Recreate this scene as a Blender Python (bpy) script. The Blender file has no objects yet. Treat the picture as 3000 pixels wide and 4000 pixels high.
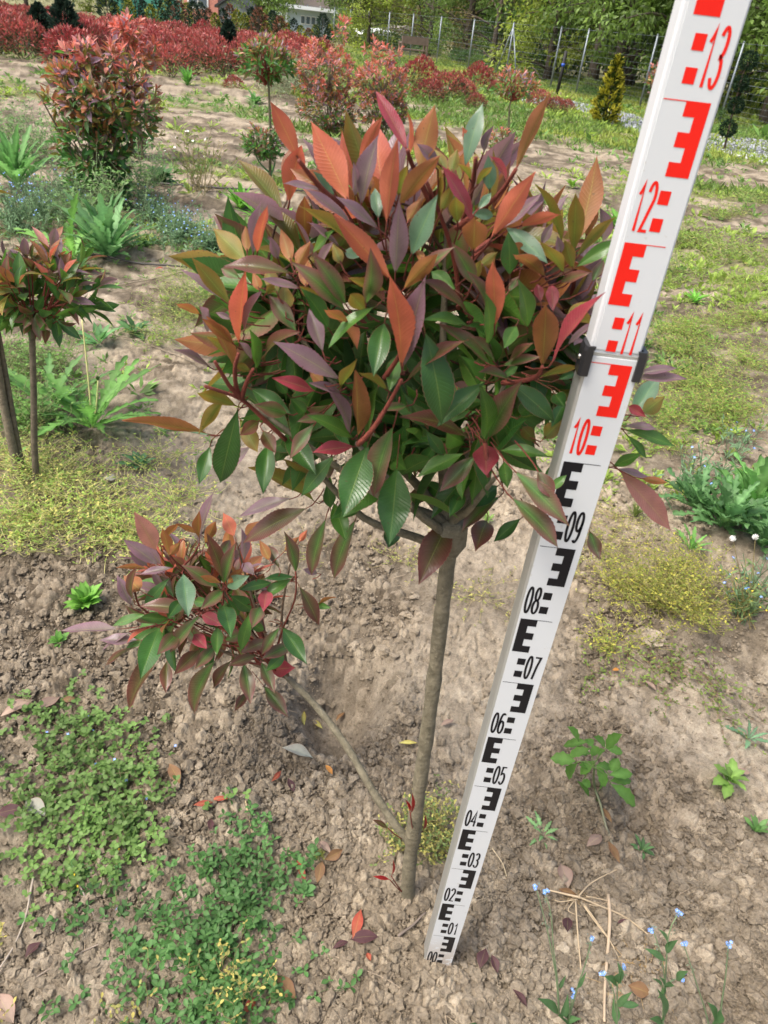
import bpy, math, random
import numpy as np
from mathutils import Vector

S = bpy.context.scene
COL = S.collection
rng = np.random.default_rng(7)

# ------------------------------------------------------------------ camera
F = 2825 / 1.80832            # focal length in pixels of a 1659 x 2212 view of the photograph
CX, CY, CAMH = 829.5, 1106.0, 1.325
_v = np.array([1003 - 1500., 6170 - 2000., 2825.])
_down = _v / np.linalg.norm(_v)
_fwd = np.array([0, 0, 1.]) - (-_down[2]) * (-_down)
_fwd /= np.linalg.norm(_fwd)
RC = np.array([np.cross(_down, _fwd), _fwd, -_down])   # camera (x right, y down, z forward) -> world
CAM = np.array([0., 0., CAMH])
cam_d = bpy.data.cameras.new('camera')
cam = bpy.data.objects.new('camera', cam_d)
COL.objects.link(cam)
from mathutils import Matrix
_m = np.array([RC @ [1, 0, 0], RC @ [0, -1, 0], RC @ [0, 0, -1]]).T
cam.matrix_world = Matrix([list(_m[0]) + [0], list(_m[1]) + [0], list(_m[2]) + [CAMH], [0, 0, 0, 1]])
cam_d.sensor_fit = 'VERTICAL'
cam_d.sensor_height = 24
cam_d.lens = 24 * F / 2212
cam_d.clip_start = 0.02
cam_d.clip_end = 2000
cam_d.dof.use_dof = True
cam_d.dof.focus_distance = 1.35
cam_d.dof.aperture_fstop = 9.0
S.camera = cam

# ------------------------------------------------------------------ sky, sun, exposure
SUN_EL, SUN_AZ = math.radians(60), math.radians(-118)       # azimuth from +Y, positive towards +X
w = bpy.data.worlds.new('World')
S.world = w
w.use_nodes = True
wn = w.node_tree.nodes
sky = wn.new('ShaderNodeTexSky')
sky.sky_type = 'NISHITA'
sky.sun_disc = False
sky.sun_elevation = SUN_EL
sky.sun_rotation = SUN_AZ
sky.air_density = 1.0
sky.dust_density = 7.0
sky.ozone_density = 0.6
wn['Background'].inputs['Strength'].default_value = 0.15
w.node_tree.links.new(sky.outputs[0], wn['Background'].inputs[0])
sd = bpy.data.lights.new('sun', 'SUN')
sd.energy = 1.3
sd.angle = math.radians(20)
sd.color = (1.0, 0.98, 0.95)
so = bpy.data.objects.new('sun', sd)
COL.objects.link(so)
_sv = Vector((math.sin(SUN_AZ) * math.cos(SUN_EL), math.cos(SUN_AZ) * math.cos(SUN_EL), math.sin(SUN_EL)))
so.rotation_euler = _sv.to_track_quat('Z', 'Y').to_euler()
S.view_settings.view_transform = 'Standard'
S.view_settings.look = 'None'
S.view_settings.exposure = 1.02
S.view_settings.gamma = 1.0

# ------------------------------------------------------------------ pixel <-> world
def ray(x, y):
    return RC @ np.array([(x - CX) / F, (y - CY) / F, 1.0])
def gnd(x, y, z=0.0):
    d = ray(x, y)
    return CAM + d * ((z - CAMH) / d[2])
def at(x, y, Y):
    d = ray(x, y)
    return CAM + d * (Y / d[1])
def proj(p):
    c = (np.asarray(p, float) - CAM) @ RC
    return CX + F * c[..., 0] / c[..., 2], CY + F * c[..., 1] / c[..., 2]
def unit(a):
    a = np.asarray(a, float)
    return a / np.maximum(np.linalg.norm(a, axis=-1, keepdims=True), 1e-9)

# ------------------------------------------------------------------ noise
def _h(ix, iy, s):
    n = (ix.astype(np.int64) * 374761393 + iy.astype(np.int64) * 668265263 + s * 974634533) & 0xffffffff
    n = ((n ^ (n >> 13)) * 1274126177) & 0xffffffff
    n = ((n ^ (n >> 16)) * 2246822519) & 0xffffffff
    return ((n ^ (n >> 15)) & 0xffffff) / float(0xffffff)
def vnoise(x, y, s=0):
    ix, iy = np.floor(x), np.floor(y)
    fx, fy = x - ix, y - iy
    fx = fx * fx * (3 - 2 * fx); fy = fy * fy * (3 - 2 * fy)
    a, b = _h(ix, iy, s), _h(ix + 1, iy, s)
    c, d = _h(ix, iy + 1, s), _h(ix + 1, iy + 1, s)
    return (a + (b - a) * fx) * (1 - fy) + (c + (d - c) * fx) * fy
def fbm(x, y, s=0, o=4):
    t, a, n = 0, 0.5, 0
    for k in range(o):
        t = t + a * vnoise(x * 2 ** k + 17.3 * k, y * 2 ** k - 9.1 * k, s + k); n += a; a *= 0.5
    return t / n
def worley(x, y, s=0):
    ix, iy = np.floor(x), np.floor(y)
    f1 = np.full(x.shape, 9.0); f2 = np.full(x.shape, 9.0); idr = np.zeros(x.shape)
    for dx in (-1, 0, 1):
        for dy in (-1, 0, 1):
            cx, cy = ix + dx, iy + dy
            px, py = cx + _h(cx, cy, s), cy + _h(cx, cy, s + 51)
            d = np.hypot(px - x, py - y)
            idr = np.where(d < f1, _h(cx, cy, s + 99), idr)
            f2 = np.minimum(f2, np.maximum(f1, d)); f1 = np.minimum(f1, d)
    return f1, f2, idr
def sstep(a, b, x):
    t = np.clip((x - a) / (b - a), 0, 1)
    return t * t * (3 - 2 * t)

# ------------------------------------------------------------------ mesh building
class MB:
    """collects numpy pieces (verts, faces, colours, uvs) and links them as ONE mesh object"""
    def __init__(self):
        self.v, self.f, self.c, self.u, self.n = [], [], [], [], 0
    def add(self, v, f, col=(1, 1, 1), uv=None):
        v = np.asarray(v, float).reshape(-1, 3)
        f = np.asarray(f, int)
        c = np.asarray(col, float)
        if c.ndim == 1:
            c = np.tile(c[:3], (len(v), 1))
        self.v.append(v); self.c.append(c)
        self.u.append(np.zeros((len(v), 2)) if uv is None else np.asarray(uv, float))
        self.f.append(f + self.n)
        self.n += len(v)
        return self
    def box(self, c, size, col=(1, 1, 1), ax=None):
        s = np.array(size) / 2.
        q = np.array([[x, y, z] for x in (-1, 1) for y in (-1, 1) for z in (-1, 1)]) * s
        if ax is not None:
            q = q @ np.asarray(ax)
        return self.add(q + np.array(c), [[0, 1, 3, 2], [4, 6, 7, 5], [0, 4, 5, 1], [2, 3, 7, 6], [0, 2, 6, 4], [1, 5, 7, 3]], col)
    def tube(self, pts, rad, col=(1, 1, 1), n=6, cap=True):
        P = np.asarray(pts, float)
        m = len(P)
        r = np.broadcast_to(np.asarray(rad, float), (m,))
        T = np.gradient(P, axis=0)
        T = unit(T)
        ref = np.array([0, 0, 1.]) if abs(T[0][2]) < 0.8 else np.array([1., 0, 0])
        A = unit(np.cross(T, ref)); B = np.cross(T, A)
        th = np.arange(n) * 2 * math.pi / n
        V = P[:, None, :] + r[:, None, None] * (np.cos(th)[None, :, None] * A[:, None, :] + np.sin(th)[None, :, None] * B[:, None, :])
        L = np.concatenate([[0], np.cumsum(np.linalg.norm(np.diff(P, axis=0), axis=1))])
        uv = np.stack([np.tile(th / 6.283, (m, 1)), np.tile(L[:, None], (1, n))], -1).reshape(-1, 2)
        i = np.arange(m - 1)[:, None] * n; j = np.arange(n)[None, :]; k = (j + 1) % n
        fs = np.stack([i + j, i + k, i + n + k, i + n + j], -1).reshape(-1, 4)
        c = np.asarray(col, float)
        if c.ndim == 2:
            c = np.repeat(c, n, axis=0)
        self.add(V.reshape(-1, 3), fs, c, uv)
        if cap:
            e = np.array([[0] * 4, [0] * 4])[:0]
            base = self.n - m * n
            self.capf = getattr(self, 'capf', [])
            self.capf.append([base + q for q in range(n)][::-1]); self.capf.append([base + (m - 1) * n + q for q in range(n)])
        return self
    def build(self, name, mat=None, parent=None, smooth=True, loc=None):
        me = bpy.data.meshes.new(name)
        v = np.concatenate(self.v)
        if loc is not None:
            v = v - np.asarray(loc)
        sizes, idx = [], []
        for f in self.f:
            sizes.append(np.full(len(f), f.shape[1])); idx.append(f.reshape(-1))
        for q in getattr(self, 'capf', []):
            sizes.append(np.array([len(q)])); idx.append(np.array(q))
        sizes = np.concatenate(sizes); idx = np.concatenate(idx)
        me.vertices.add(len(v)); me.vertices.foreach_set('co', v.astype(np.float32).reshape(-1))
        me.loops.add(len(idx)); me.loops.foreach_set('vertex_index', idx.astype(np.int32))
        st = np.concatenate([[0], np.cumsum(sizes)[:-1]]).astype(np.int32)
        me.polygons.add(len(sizes)); me.polygons.foreach_set('loop_start', st); me.polygons.foreach_set('loop_total', sizes.astype(np.int32))
        me.polygons.foreach_set('use_smooth', np.full(len(sizes), bool(smooth)))
        c = np.concatenate(self.c)
        at_ = me.attributes.new('col', 'FLOAT_COLOR', 'POINT')
        at_.data.foreach_set('color', np.c_[c, np.ones(len(c))].astype(np.float32).reshape(-1))
        uvl = me.uv_layers.new(name='UVMap')
        uvl.data.foreach_set('uv', np.concatenate(self.u)[idx].astype(np.float32).reshape(-1))
        me.update(calc_edges=True)
        if mat:
            me.materials.append(mat)
        o = bpy.data.objects.new(name, me)
        COL.objects.link(o)
        if parent:
            o.parent = parent
        if loc is not None:
            o.location = loc
        return o

def tag(o, label=None, cat=None, group=None, kind=None):
    for k, val in (('label', label), ('category', cat), ('group', group), ('kind', kind)):
        if val:
            o[k] = val
    return o
def empty(name, loc, label, cat, group=None, rz=0.0):
    o = bpy.data.objects.new(name, None)
    COL.objects.link(o)
    o.location = [float(q) for q in loc]; o.rotation_euler = (0, 0, rz)
    o.empty_display_size = 0.05
    return tag(o, label, cat, group)
def dup(root, loc, rz=0.0, s=1.0, label=None, group=None):
    r = root.copy(); COL.objects.link(r)
    r.location = [float(q) for q in loc]; r.rotation_euler = (0, 0, rz)
    r.scale = s if hasattr(s, '__len__') else (s, s, s)
    if label: r['label'] = label
    if group: r['group'] = group
    for ch in list(root.children):
        c = ch.copy(); COL.objects.link(c); c.parent = r
        for g in list(ch.children):
            d = g.copy(); COL.objects.link(d); d.parent = c
    return r

# ------------------------------------------------------------------ materials
def new_mat(name):
    m = bpy.data.materials.new(name); m.use_nodes = True
    nt = m.node_tree
    return m, nt, nt.nodes['Principled BSDF']
def N(nt, t, **kw):
    n = nt.nodes.new(t)
    for k, val in kw.items():
        if k in n.inputs.keys() if isinstance(k, str) else False:
            n.inputs[k].default_value = val
        else:
            setattr(n, k, val)
    return n
def mixc(nt, fac, a, b, bt='MIX'):
    n = nt.nodes.new('ShaderNodeMix'); n.data_type = 'RGBA'; n.blend_type = bt; n.clamp_factor = True
    for i, val in ((0, fac), (6, a), (7, b)):
        if hasattr(val, 'is_linked'):
            nt.links.new(val, n.inputs[i])
        elif i == 0:
            n.inputs[0].default_value = val
        else:
            n.inputs[i].default_value = (*val, 1)
    return n.outputs[2]
def mth(nt, op, a, b=None, c=None):
    n = nt.nodes.new('ShaderNodeMath'); n.operation = op
    for i, val in enumerate((a, b, c)):
        if val is None: continue
        if hasattr(val, 'is_linked'): nt.links.new(val, n.inputs[i])
        else: n.inputs[i].default_value = val
    return n.outputs[0]
def ramp(nt, fac, stops):
    n = nt.nodes.new('ShaderNodeValToRGB')
    while len(n.color_ramp.elements) < len(stops): n.color_ramp.elements.new(0.5)
    for e, (p, c) in zip(n.color_ramp.elements, stops):
        e.position = p; e.color = (*c, 1) if len(c) == 3 else c
    nt.links.new(fac, n.inputs[0])
    return n.outputs[0]
def noise(nt, scale, detail=4, rough=0.55, vec=None, out=0):
    n = nt.nodes.new('ShaderNodeTexNoise')
    n.inputs['Scale'].default_value = scale; n.inputs['Detail'].default_value = detail; n.inputs['Roughness'].default_value = rough
    if vec is None:
        tc = nt.nodes.new('ShaderNodeTexCoord'); vec = tc.outputs['Object']
    nt.links.new(vec, n.inputs['Vector'])
    return n.outputs[out]
def bump(nt, bs, height, strength=0.4, dist=0.01):
    b = nt.nodes.new('ShaderNodeBump'); b.inputs['Strength'].default_value = strength; b.inputs['Distance'].default_value = dist
    nt.links.new(height, b.inputs['Height']); nt.links.new(b.outputs[0], bs.inputs['Normal'])
    return b

def leaf_material(name, rough=0.38, trans=0.35, veins=22.0, hero=False, back=(1.15, 1.1, 0.8), spec=0.5, nscale=60):
    """blade colour from the mesh; paler underside, veins, midrib, light passing through the blade"""
    m, nt, bs = new_mat(name)
    a = nt.nodes.new('ShaderNodeAttribute'); a.attribute_name = 'col'
    col = a.outputs['Color']
    nz = noise(nt, nscale, 3)
    col = mixc(nt, 0.55, col, mixc(nt, nz, (0.45, 0.45, 0.45), (1.5, 1.5, 1.5)), 'MULTIPLY')
    geo = nt.nodes.new('ShaderNodeNewGeometry')
    if hero:
        uvn = nt.nodes.new('ShaderNodeUVMap'); uvn.uv_map = 'UVMap'
        sp = nt.nodes.new('ShaderNodeSeparateXYZ'); nt.links.new(uvn.outputs[0], sp.inputs[0])
        au = mth(nt, 'ABSOLUTE', sp.outputs[0])
        ph = mth(nt, 'MULTIPLY', mth(nt, 'SUBTRACT', sp.outputs[1], mth(nt, 'MULTIPLY', au, 0.13)), veins * 6.283)
        sn = mth(nt, 'SINE', ph)
        vein = mth(nt, 'POWER', mth(nt, 'MAXIMUM', sn, 0.0), 6.0)
        rib = mth(nt, 'LESS_THAN', au, 0.035)
        rim = mth(nt, 'GREATER_THAN', au, 0.955)
        hi = mixc(nt, 1.0, col, (1.25, 1.5, 1.15), 'MULTIPLY')
        col = mixc(nt, mth(nt, 'MULTIPLY', vein, 0.16), col, hi)
        ribc = mixc(nt, 0.5, mixc(nt, 1.0, col, (1.7, 1.7, 1.5), 'MULTIPLY'), (0.20, 0.20, 0.06))
        col = mixc(nt, mth(nt, 'MULTIPLY', rib, 0.7), col, ribc)
        col = mixc(nt, mth(nt, 'MULTIPLY', rim, 0.5), col, (0.28, 0.10, 0.08))
        hgt = mth(nt, 'SUBTRACT', mth(nt, 'MULTIPLY', nz, 0.6), mth(nt, 'ADD', mth(nt, 'MULTIPLY', vein, 0.5), mth(nt, 'MULTIPLY', rib, 1.2)))
        bump(nt, bs, hgt, 0.32, 0.004)
        sp_ = noise(nt, 240, 2)
        col = mixc(nt, mth(nt, 'MULTIPLY', mth(nt, 'GREATER_THAN', sp_, .705), .55), col, (.09, .05, .025))
        col = mixc(nt, mth(nt, 'MULTIPLY', noise(nt, 16, 3), .55), col, mixc(nt, 1.0, col, (.62, 1.12, .80), 'MULTIPLY'))
    bk = mixc(nt, 1.0, col, back, 'MULTIPLY')
    colf = mixc(nt, geo.outputs['Backfacing'], col, bk)
    nt.links.new(colf, bs.inputs['Base Color'])
    rg = mth(nt, 'ADD', mth(nt, 'MULTIPLY', geo.outputs['Backfacing'], 0.25), rough)
    nt.links.new(rg, bs.inputs['Roughness'])
    bs.inputs['Specular IOR Level'].default_value = spec
    tr = nt.nodes.new('ShaderNodeBsdfTranslucent')
    hs = nt.nodes.new('ShaderNodeHueSaturation'); hs.inputs['Saturation'].default_value = 1.05; hs.inputs['Value'].default_value = 1.75
    nt.links.new(col, hs.inputs['Color']); nt.links.new(hs.outputs[0], tr.inputs[0])
    mx = nt.nodes.new('ShaderNodeMixShader'); mx.inputs[0].default_value = trans
    nt.links.new(bs.outputs[0], mx.inputs[1]); nt.links.new(tr.outputs[0], mx.inputs[2])
    nt.links.new(mx.outputs[0], nt.nodes['Material Output'].inputs['Surface'])
    return m

def bark_material(name, c1, c2, scale=60):
    m, nt, bs = new_mat(name)
    a = nt.nodes.new('ShaderNodeAttribute'); a.attribute_name = 'col'
    nz = noise(nt, scale, 6, 0.65)
    uvn = nt.nodes.new('ShaderNodeUVMap'); uvn.uv_map = 'UVMap'
    mp = nt.nodes.new('ShaderNodeMapping'); mp.inputs['Scale'].default_value = (5, 90, 1)
    nt.links.new(uvn.outputs[0], mp.inputs[0])
    lines = noise(nt, 1.6, 4, 0.7, mp.outputs[0])
    c = ramp(nt, nz, [(0.3, c1), (0.7, c2)])
    c = mixc(nt, mth(nt, 'MULTIPLY', mth(nt, 'GREATER_THAN', lines, 0.62), 0.35), c, tuple(q * 1.7 for q in c2))
    c = mixc(nt, 1.0, c, a.outputs['Color'], 'MULTIPLY')
    nt.links.new(c, bs.inputs['Base Color'])
    bs.inputs['Roughness'].default_value = 0.8
    bump(nt, bs, mth(nt, 'ADD', nz, lines), 0.9, 0.004)
    return m
def plain(name, c, rough=0.5, metal=0.0, var=0.2, scale=30, bmp=0.0):
    m, nt, bs = new_mat(name)
    nz = noise(nt, scale, 5)
    cc = mixc(nt, nz, tuple(q * (1 - var) for q in c), tuple(min(q * (1 + var), 1) for q in c))
    nt.links.new(cc, bs.inputs['Base Color'])
    bs.inputs['Roughness'].default_value = rough; bs.inputs['Metallic'].default_value = metal
    if bmp: bump(nt, bs, nz, bmp, 0.01)
    return m
def attr_mat(name, rough=0.7, scale=40, var=0.3):
    m, nt, bs = new_mat(name)
    a = nt.nodes.new('ShaderNodeAttribute'); a.attribute_name = 'col'
    nz = noise(nt, scale, 4)
    c = mixc(nt, 1.0, a.outputs['Color'], mixc(nt, nz, (1 - var,) * 3, (1 + var,) * 3), 'MULTIPLY')
    nt.links.new(c, bs.inputs['Base Color']); bs.inputs['Roughness'].default_value = rough
    return m

M_HERO = leaf_material('photinia_leaf_close', 0.29, 0.32, hero=True, spec=.5)
M_LEAF = leaf_material('photinia_leaf', 0.4, 0.34)
M_WEED = leaf_material('weed_leaf', 0.55, 0.32, back=(1.3, 1.3, 1.2), spec=0.3)
M_TREE = leaf_material('tree_leaf', 0.5, 0.35, back=(1.3, 1.25, 1.2), spec=0.3, nscale=2)
M_BARK = bark_material('photinia_bark', (0.095, 0.084, 0.052), (0.225, 0.200, 0.135))
M_TWIG = bark_material('red_twig', (0.16, 0.03, 0.02), (0.26, 0.06, 0.035))
M_TRUNK = bark_material('forest_bark', (0.035, 0.028, 0.02), (0.09, 0.07, 0.05), 8)
M_STEM = attr_mat('weed_stem', 0.6)

# ------------------------------------------------------------------ leaves
def leaf_template(nl, nw, peak=0.52, pw=1.0, teeth=0, lobes=None):
    """half-width profile along the blade; nl steps along, nw per side"""
    v = np.linspace(0, 1, nl + 1)
    e = math.log(0.5) / math.log(peak)
    wv = np.sin(math.pi * v ** e) ** pw
    wv = wv * (1 - 0.45 * v ** 4)
    wv[0] = 0.05; wv[-1] = 0.0
    if lobes is not None:
        wv = wv * lobes(v)
        wv[-1] = 0.0
    u = np.linspace(-1, 1, 2 * nw + 1)
    if teeth:
        ed = 1 + teeth * np.where(np.arange(nl + 1) % 2 == 0, 1, -1)
    else:
        ed = np.ones(nl + 1)
    W = np.repeat(wv[:, None], len(u), 1)
    W[:, 0] *= ed; W[:, -1] *= ed
    V, U = np.meshgrid(v, u, indexing='ij')
    m = len(u)
    i = np.arange(nl)[:, None] * m; j = np.arange(m - 1)[None, :]
    f = np.stack([i + j, i + j + 1, i + m + j + 1, i + m + j], -1).reshape(-1, 4)
    return dict(v=V.reshape(-1), u=U.reshape(-1), w=W.reshape(-1), f=f)
T_HERO = leaf_template(34, 3, 0.53, 1.0, 0.028)
T_MID = leaf_template(8, 2, 0.52, 0.95)
T_LOW = leaf_template(4, 1, 0.52, 0.9)
T_FAR = leaf_template(2, 1, 0.5, 1.0)
T_GRASS = leaf_template(3, 1, 0.3, 0.6)

def add_leaves(mb, T, B, A, Nn, L, W, cole, colm, fold=0.35, curl=0.4, wave=0.0, jit=0.12):
    """N blades: base B, chord direction A, upper-side normal Nn, length L, full width W"""
    B = np.atleast_2d(B).astype(float); n = len(B)
    A = unit(np.broadcast_to(A, (n, 3))); Nn = np.broadcast_to(Nn, (n, 3)).astype(float)
    Nn = unit(Nn - A * (Nn * A).sum(1, keepdims=True))
    bad = np.isnan(Nn).any(1) | (np.linalg.norm(Nn, axis=1) < 0.5)
    if bad.any():
        Nn = Nn.copy(); Nn[bad] = unit(np.cross(A[bad], [0.3, 0.9, 0.1]))
    Sd = np.cross(A, Nn)
    L = np.broadcast_to(L, (n,)).astype(float); W = np.broadcast_to(W, (n,)).astype(float)
    k = np.broadcast_to(curl, (n,)).astype(float) + 1e-4
    fo = np.broadcast_to(fold, (n,)).astype(float)
    v, u, wv = T['v'][None], T['u'][None], T['w'][None]
    D0 = A * np.cos(k / 2)[:, None] + Nn * np.sin(k / 2)[:, None]
    N0 = Nn * np.cos(k / 2)[:, None] - A * np.sin(k / 2)[:, None]
    Ls = (L * (k / 2) / np.sin(k / 2))[:, None]
    kk = k[:, None]
    a = Ls * np.sin(kk * v) / kk; z = -Ls * (1 - np.cos(kk * v)) / kk
    nt_a = np.sin(kk * v); nt_z = np.cos(kk * v)
    lat = u * wv * W[:, None] / 2
    up = np.abs(u) * wv * W[:, None] / 2 * np.sin(fo)[:, None]
    lat = lat * np.cos(fo)[:, None]
    if wave:
        ph = rng.uniform(0, 6.28, (n, 1))
        up = up + wave * W[:, None] * np.abs(u) ** 2 * np.sin(v * 11 + ph + u)
    a = a + up * nt_a; z = z + up * nt_z
    P = B[:, None, :] + a[..., None] * D0[:, None, :] + z[..., None] * N0[:, None, :] + lat[..., None] * Sd[:, None, :]
    ce = np.broadcast_to(cole, (n, 3)).astype(float); cm = np.broadcast_to(colm, (n, 3)).astype(float)
    if jit:
        ce = ce * (1 + jit * rng.normal(size=(n, 1))).clip(0.6, 1.6); cm = cm * (1 + jit * rng.normal(size=(n, 1))).clip(0.6, 1.6)
    tt = np.clip(np.abs(u) * 0.85 + (v - 0.45) * 0.8, 0, 1) ** 0.8
    C = cm[:, None, :] * (1 - tt[..., None]) + ce[:, None, :] * tt[..., None]
    m = len(T['v'])
    f = (T['f'][None] + (np.arange(n) * m)[:, None, None]).reshape(-1, 4)
    uv = np.stack([np.broadcast_to(u, (n, m)), np.broadcast_to(v, (n, m))], -1).reshape(-1, 2)
    mb.add(P.reshape(-1, 3), f, C.reshape(-1, 3), uv)

# blade colours: (margin, along the midrib); P and S have sky sheen painted in
KC = {'R': ((.43, .098, .078), (.40, .105, .064)), 'O': ((.29, .092, .050), (.23, .108, .036)), 'P': ((.190, .094, .135), (.150, .100, .098)),
      'M': ((.25, .032, .050), (.22, .045, .050)), 'B': ((.15, .050, .050), (.060, .125, .030)), 'N': ((.125, .034, .032), (.075, .065, .022)),
      'G': ((.050, .108, .022), (.078, .150, .030)), 'D': ((.028, .072, .018), (.046, .105, .024)), 'L': ((.175, .100, .026), (.110, .118, .024)),
      'S': ((.105, .150, .105), (.10, .17, .10)), 'K': ((.46, .17, .155), (.40, .17, .13))}
for _k in 'GDBNLPMS': KC[_k] = tuple(tuple(min(q * 1.25, .9) for q in c) for c in KC[_k])
UNDER = set('ROL')
# ================================================================== GROUND
def g2(x, y): return gnd(x, y)[:2]
_bumps = [  # (pixel of the centre, radius across, radius along, height)
    ((735, 1500), .10, .12, -.15), ((735, 1575), .055, .06, -.075), ((850, 1520), .06, .10, .02), ((860, 1640), .20, .22, .025), ((1000, 1400), .22, .25, .035),
    ((560, 1560), .10, .10, .025), ((1270, 1690), .10, .10, .040), ((1440, 1800), .13, .12, -.055), ((1390, 1740), .05, .05, -.035),
    ((1560, 1380), .25, .28, .05), ((1640, 1480), .12, .2, -.05), ((120, 1320), .3, .2, -.02), ((300, 1850), .22, .2, .02),
    ((900, 2000), .2, .1, .012), ((1500, 1950), .2, .15, .02), ((150, 1000), .5, .3, .02), ((1560, 1190), .3, .3, .02), ((1150, 2130), .15, .08, -.012)]
BUMPS = [(*g2(*p), a, b, h) for p, a, b, h in _bumps]
def macro(x, y):
    x = np.asarray(x, float); y = np.asarray(y, float)
    z = np.zeros(np.broadcast(x, y).shape)
    for cx, cy, a, b, h in BUMPS:
        z = z + h * np.exp(-(((x - cx) / a) ** 2 + ((y - cy) / b) ** 2) ** 1.7)
    r = np.hypot(x, y)
    far = sstep(1.6, 4.0, r)
    z = z + (fbm(x * 1.3, y * 2.2, 3, 3) - .5) * (.035 + .07 * far)
    z = z + (fbm(x * 5, y * 8, 11, 3) - .5) * (.018 + .03 * far) * (1 - sstep(25, 60, r))
    z = z + (fbm(x * 9, y * 15, 29, 4) - .5) * .055 * sstep(2.2, 5, r) * (1 - sstep(20, 40, r))
    return z - _Z0
_Z0 = 0.0
_Z0 = float(macro(np.array([.18]), np.array([.61]))[0])
def hz(x, y):
    return float(macro(np.array([x]), np.array([y]))[0])
def on(px, py, lift=0.0):
    """point of the ground seen at a photo pixel"""
    p = gnd(px, py)
    for _ in range(6):
        p = gnd(px, py, hz(p[0], p[1]))
    return np.array([p[0], p[1], hz(p[0], p[1]) + lift])
_soft = [((150, 1300), .45, .22), ((950, 2080), .5, .10), ((1250, 1900), .35, .25), ((300, 1620), .28, .12), ((1450, 1760), .25, .16), ((1300, 2150), .6, .1), ((250, 2050), .5, .2), ((700, 1600), .12, .08)]
_hard = [((1000, 1600), .14, .45), ((1020, 1250), .3, .3), ((760, 1480), .12, .16), ((1520, 1600), .15, .15), ((640, 2140), .09, .1), ((90, 1850), .12, .12), ((850, 2010), .1, .04), ((330, 950), .5, .5)]
SOFT = [(*g2(*p), a, b) for p, a, b in _soft]; HARD = [(*g2(*p), a, b) for p, a, b in _hard]
def cloddy(x, y):
    """0 = smooth dried crust, 1 = loose crumbled clods"""
    c = (fbm(x * 3.1, y * 3.1, 41, 4) - .46) * 2.6 + .58
    for cx, cy, a, b in SOFT: c = c + .75 * np.exp(-((x - cx) / a) ** 2 - ((y - cy) / b) ** 2)
    for cx, cy, a, b in HARD: c = c - .75 * np.exp(-((x - cx) / a) ** 2 - ((y - cy) / b) ** 2)
    return np.clip(c, .28, 1)
# patches of low growth that tint the soil between the stems (moss, seedlings)
def greenness(x, y):
    r = np.hypot(x, y)
    g = sstep(.50, .62, fbm(x * .55 + 3, y * .8, 77, 4)) * sstep(2.5, 9, r)
    g = np.maximum(g, sstep(11.6, 13.6, y + .9 * (fbm(x * .8, y * .8, 5, 3) - .5) * 4 - .25 * np.abs(x - 2)) * sstep(-.6, 1.2, x) * .95)
    g = np.maximum(g, sstep(17, 24, r))
    return g
az = np.concatenate([np.linspace(-180, -46, 42)[:-1], np.linspace(-46, 46, 660), np.linspace(46, 180, 42)[1:-1]]) * math.pi / 180
rr = [0.16]
while rr[-1] < 900:
    r_ = rr[-1]
    rr.append(r_ * (1.0052 if .4 < r_ < 3.2 else 1.010 if r_ < 14 else 1.03 if r_ > .4 else 1.03))
rr = np.array(rr)
Rg, Ag = np.meshgrid(rr, az, indexing='ij')
X, Y = Rg * np.sin(Ag), Rg * np.cos(Ag)
Z = macro(X, Y)
c = cloddy(X, Y)
near = 1 - sstep(3.0, 6.5, Rg)
fmask = Rg < 7
x_, y_, c_ = X[fmask], Y[fmask], c[fmask]
wx = x_ + (fbm(x_ * 30, y_ * 30, 8, 2) - .5) * .02; wy = y_ + (fbm(x_ * 30, y_ * 30, 9, 2) - .5) * .02
f1, f2, id1 = worley(wx * 38, wy * 38, 1)
g1, gg2, id2 = worley(wx * 105 + 5, wy * 105, 2)
h1, h2, id3 = worley(x_ * 12 + (fbm(x_ * 14, y_ * 14, 23, 3) - .5) * 1.6, y_ * 12 + (fbm(x_ * 14, y_ * 14, 24, 3) - .5) * 1.6, 3)
clod = (sstep(0, .38, f2 - f1) * (.15 + id1 ** 1.5) * .012 + sstep(0, .4, gg2 - g1) * (.2 + id2) * .0052 + sstep(0, .3, h2 - h1) * (id3 ** 2) * .016)
crack = -.013 * (1 - sstep(.0, .055, h2 - h1)) * (id3 > .35) + (fbm(x_ * 110, y_ * 110, 13, 3) - .5) * .009 + (fbm(x_ * 22, y_ * 22, 19, 3) - .5) * .010 + sstep(0, .4, gg2 - g1) * .0016
clod = clod + (fbm(x_ * 150, y_ * 150, 14, 2) - .5) * .006
mic = c_ * (clod - .008) + (1 - c_) * crack
mic = mic * near[fmask]
Z[fmask] += mic
cav = np.zeros(Z.shape); cav[fmask] = c_ * (1 - sstep(0, .22, f2 - f1)) * .8 + (1 - c_) * (1 - sstep(0, .03, h2 - h1)) * (id3 > .35)
strk = np.clip((fbm(X * 1.6 + 3, Y * 5.5, 71, 5) - .5) * 2.2 + (fbm(X * 7, Y * 17, 72, 4) - .5) * 2.4 - .16, -.5, .16) * sstep(1.6, 3.5, Rg) + np.clip((fbm(X * 1.1, Y * 1.3, 73, 4) - .5) * 1.6, -.3, .3) * (1 - sstep(1.6, 3.5, Rg))
tone = strk.copy(); tone[fmask] += (id1 - .5) * c_ * .8
mb = MB()
nr, na = Z.shape
i = np.arange(nr - 1)[:, None] * na; j = np.arange(na)[None, :]; k = (j + 1) % na
fs = np.stack([i + j, i + na + j, i + na + k, i + k], -1).reshape(-1, 4)
sandy = np.clip(.5 + (fbm(X * .9, Y * 1.6, 61, 4) - .5) * 2.4, 0, 1)
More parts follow.
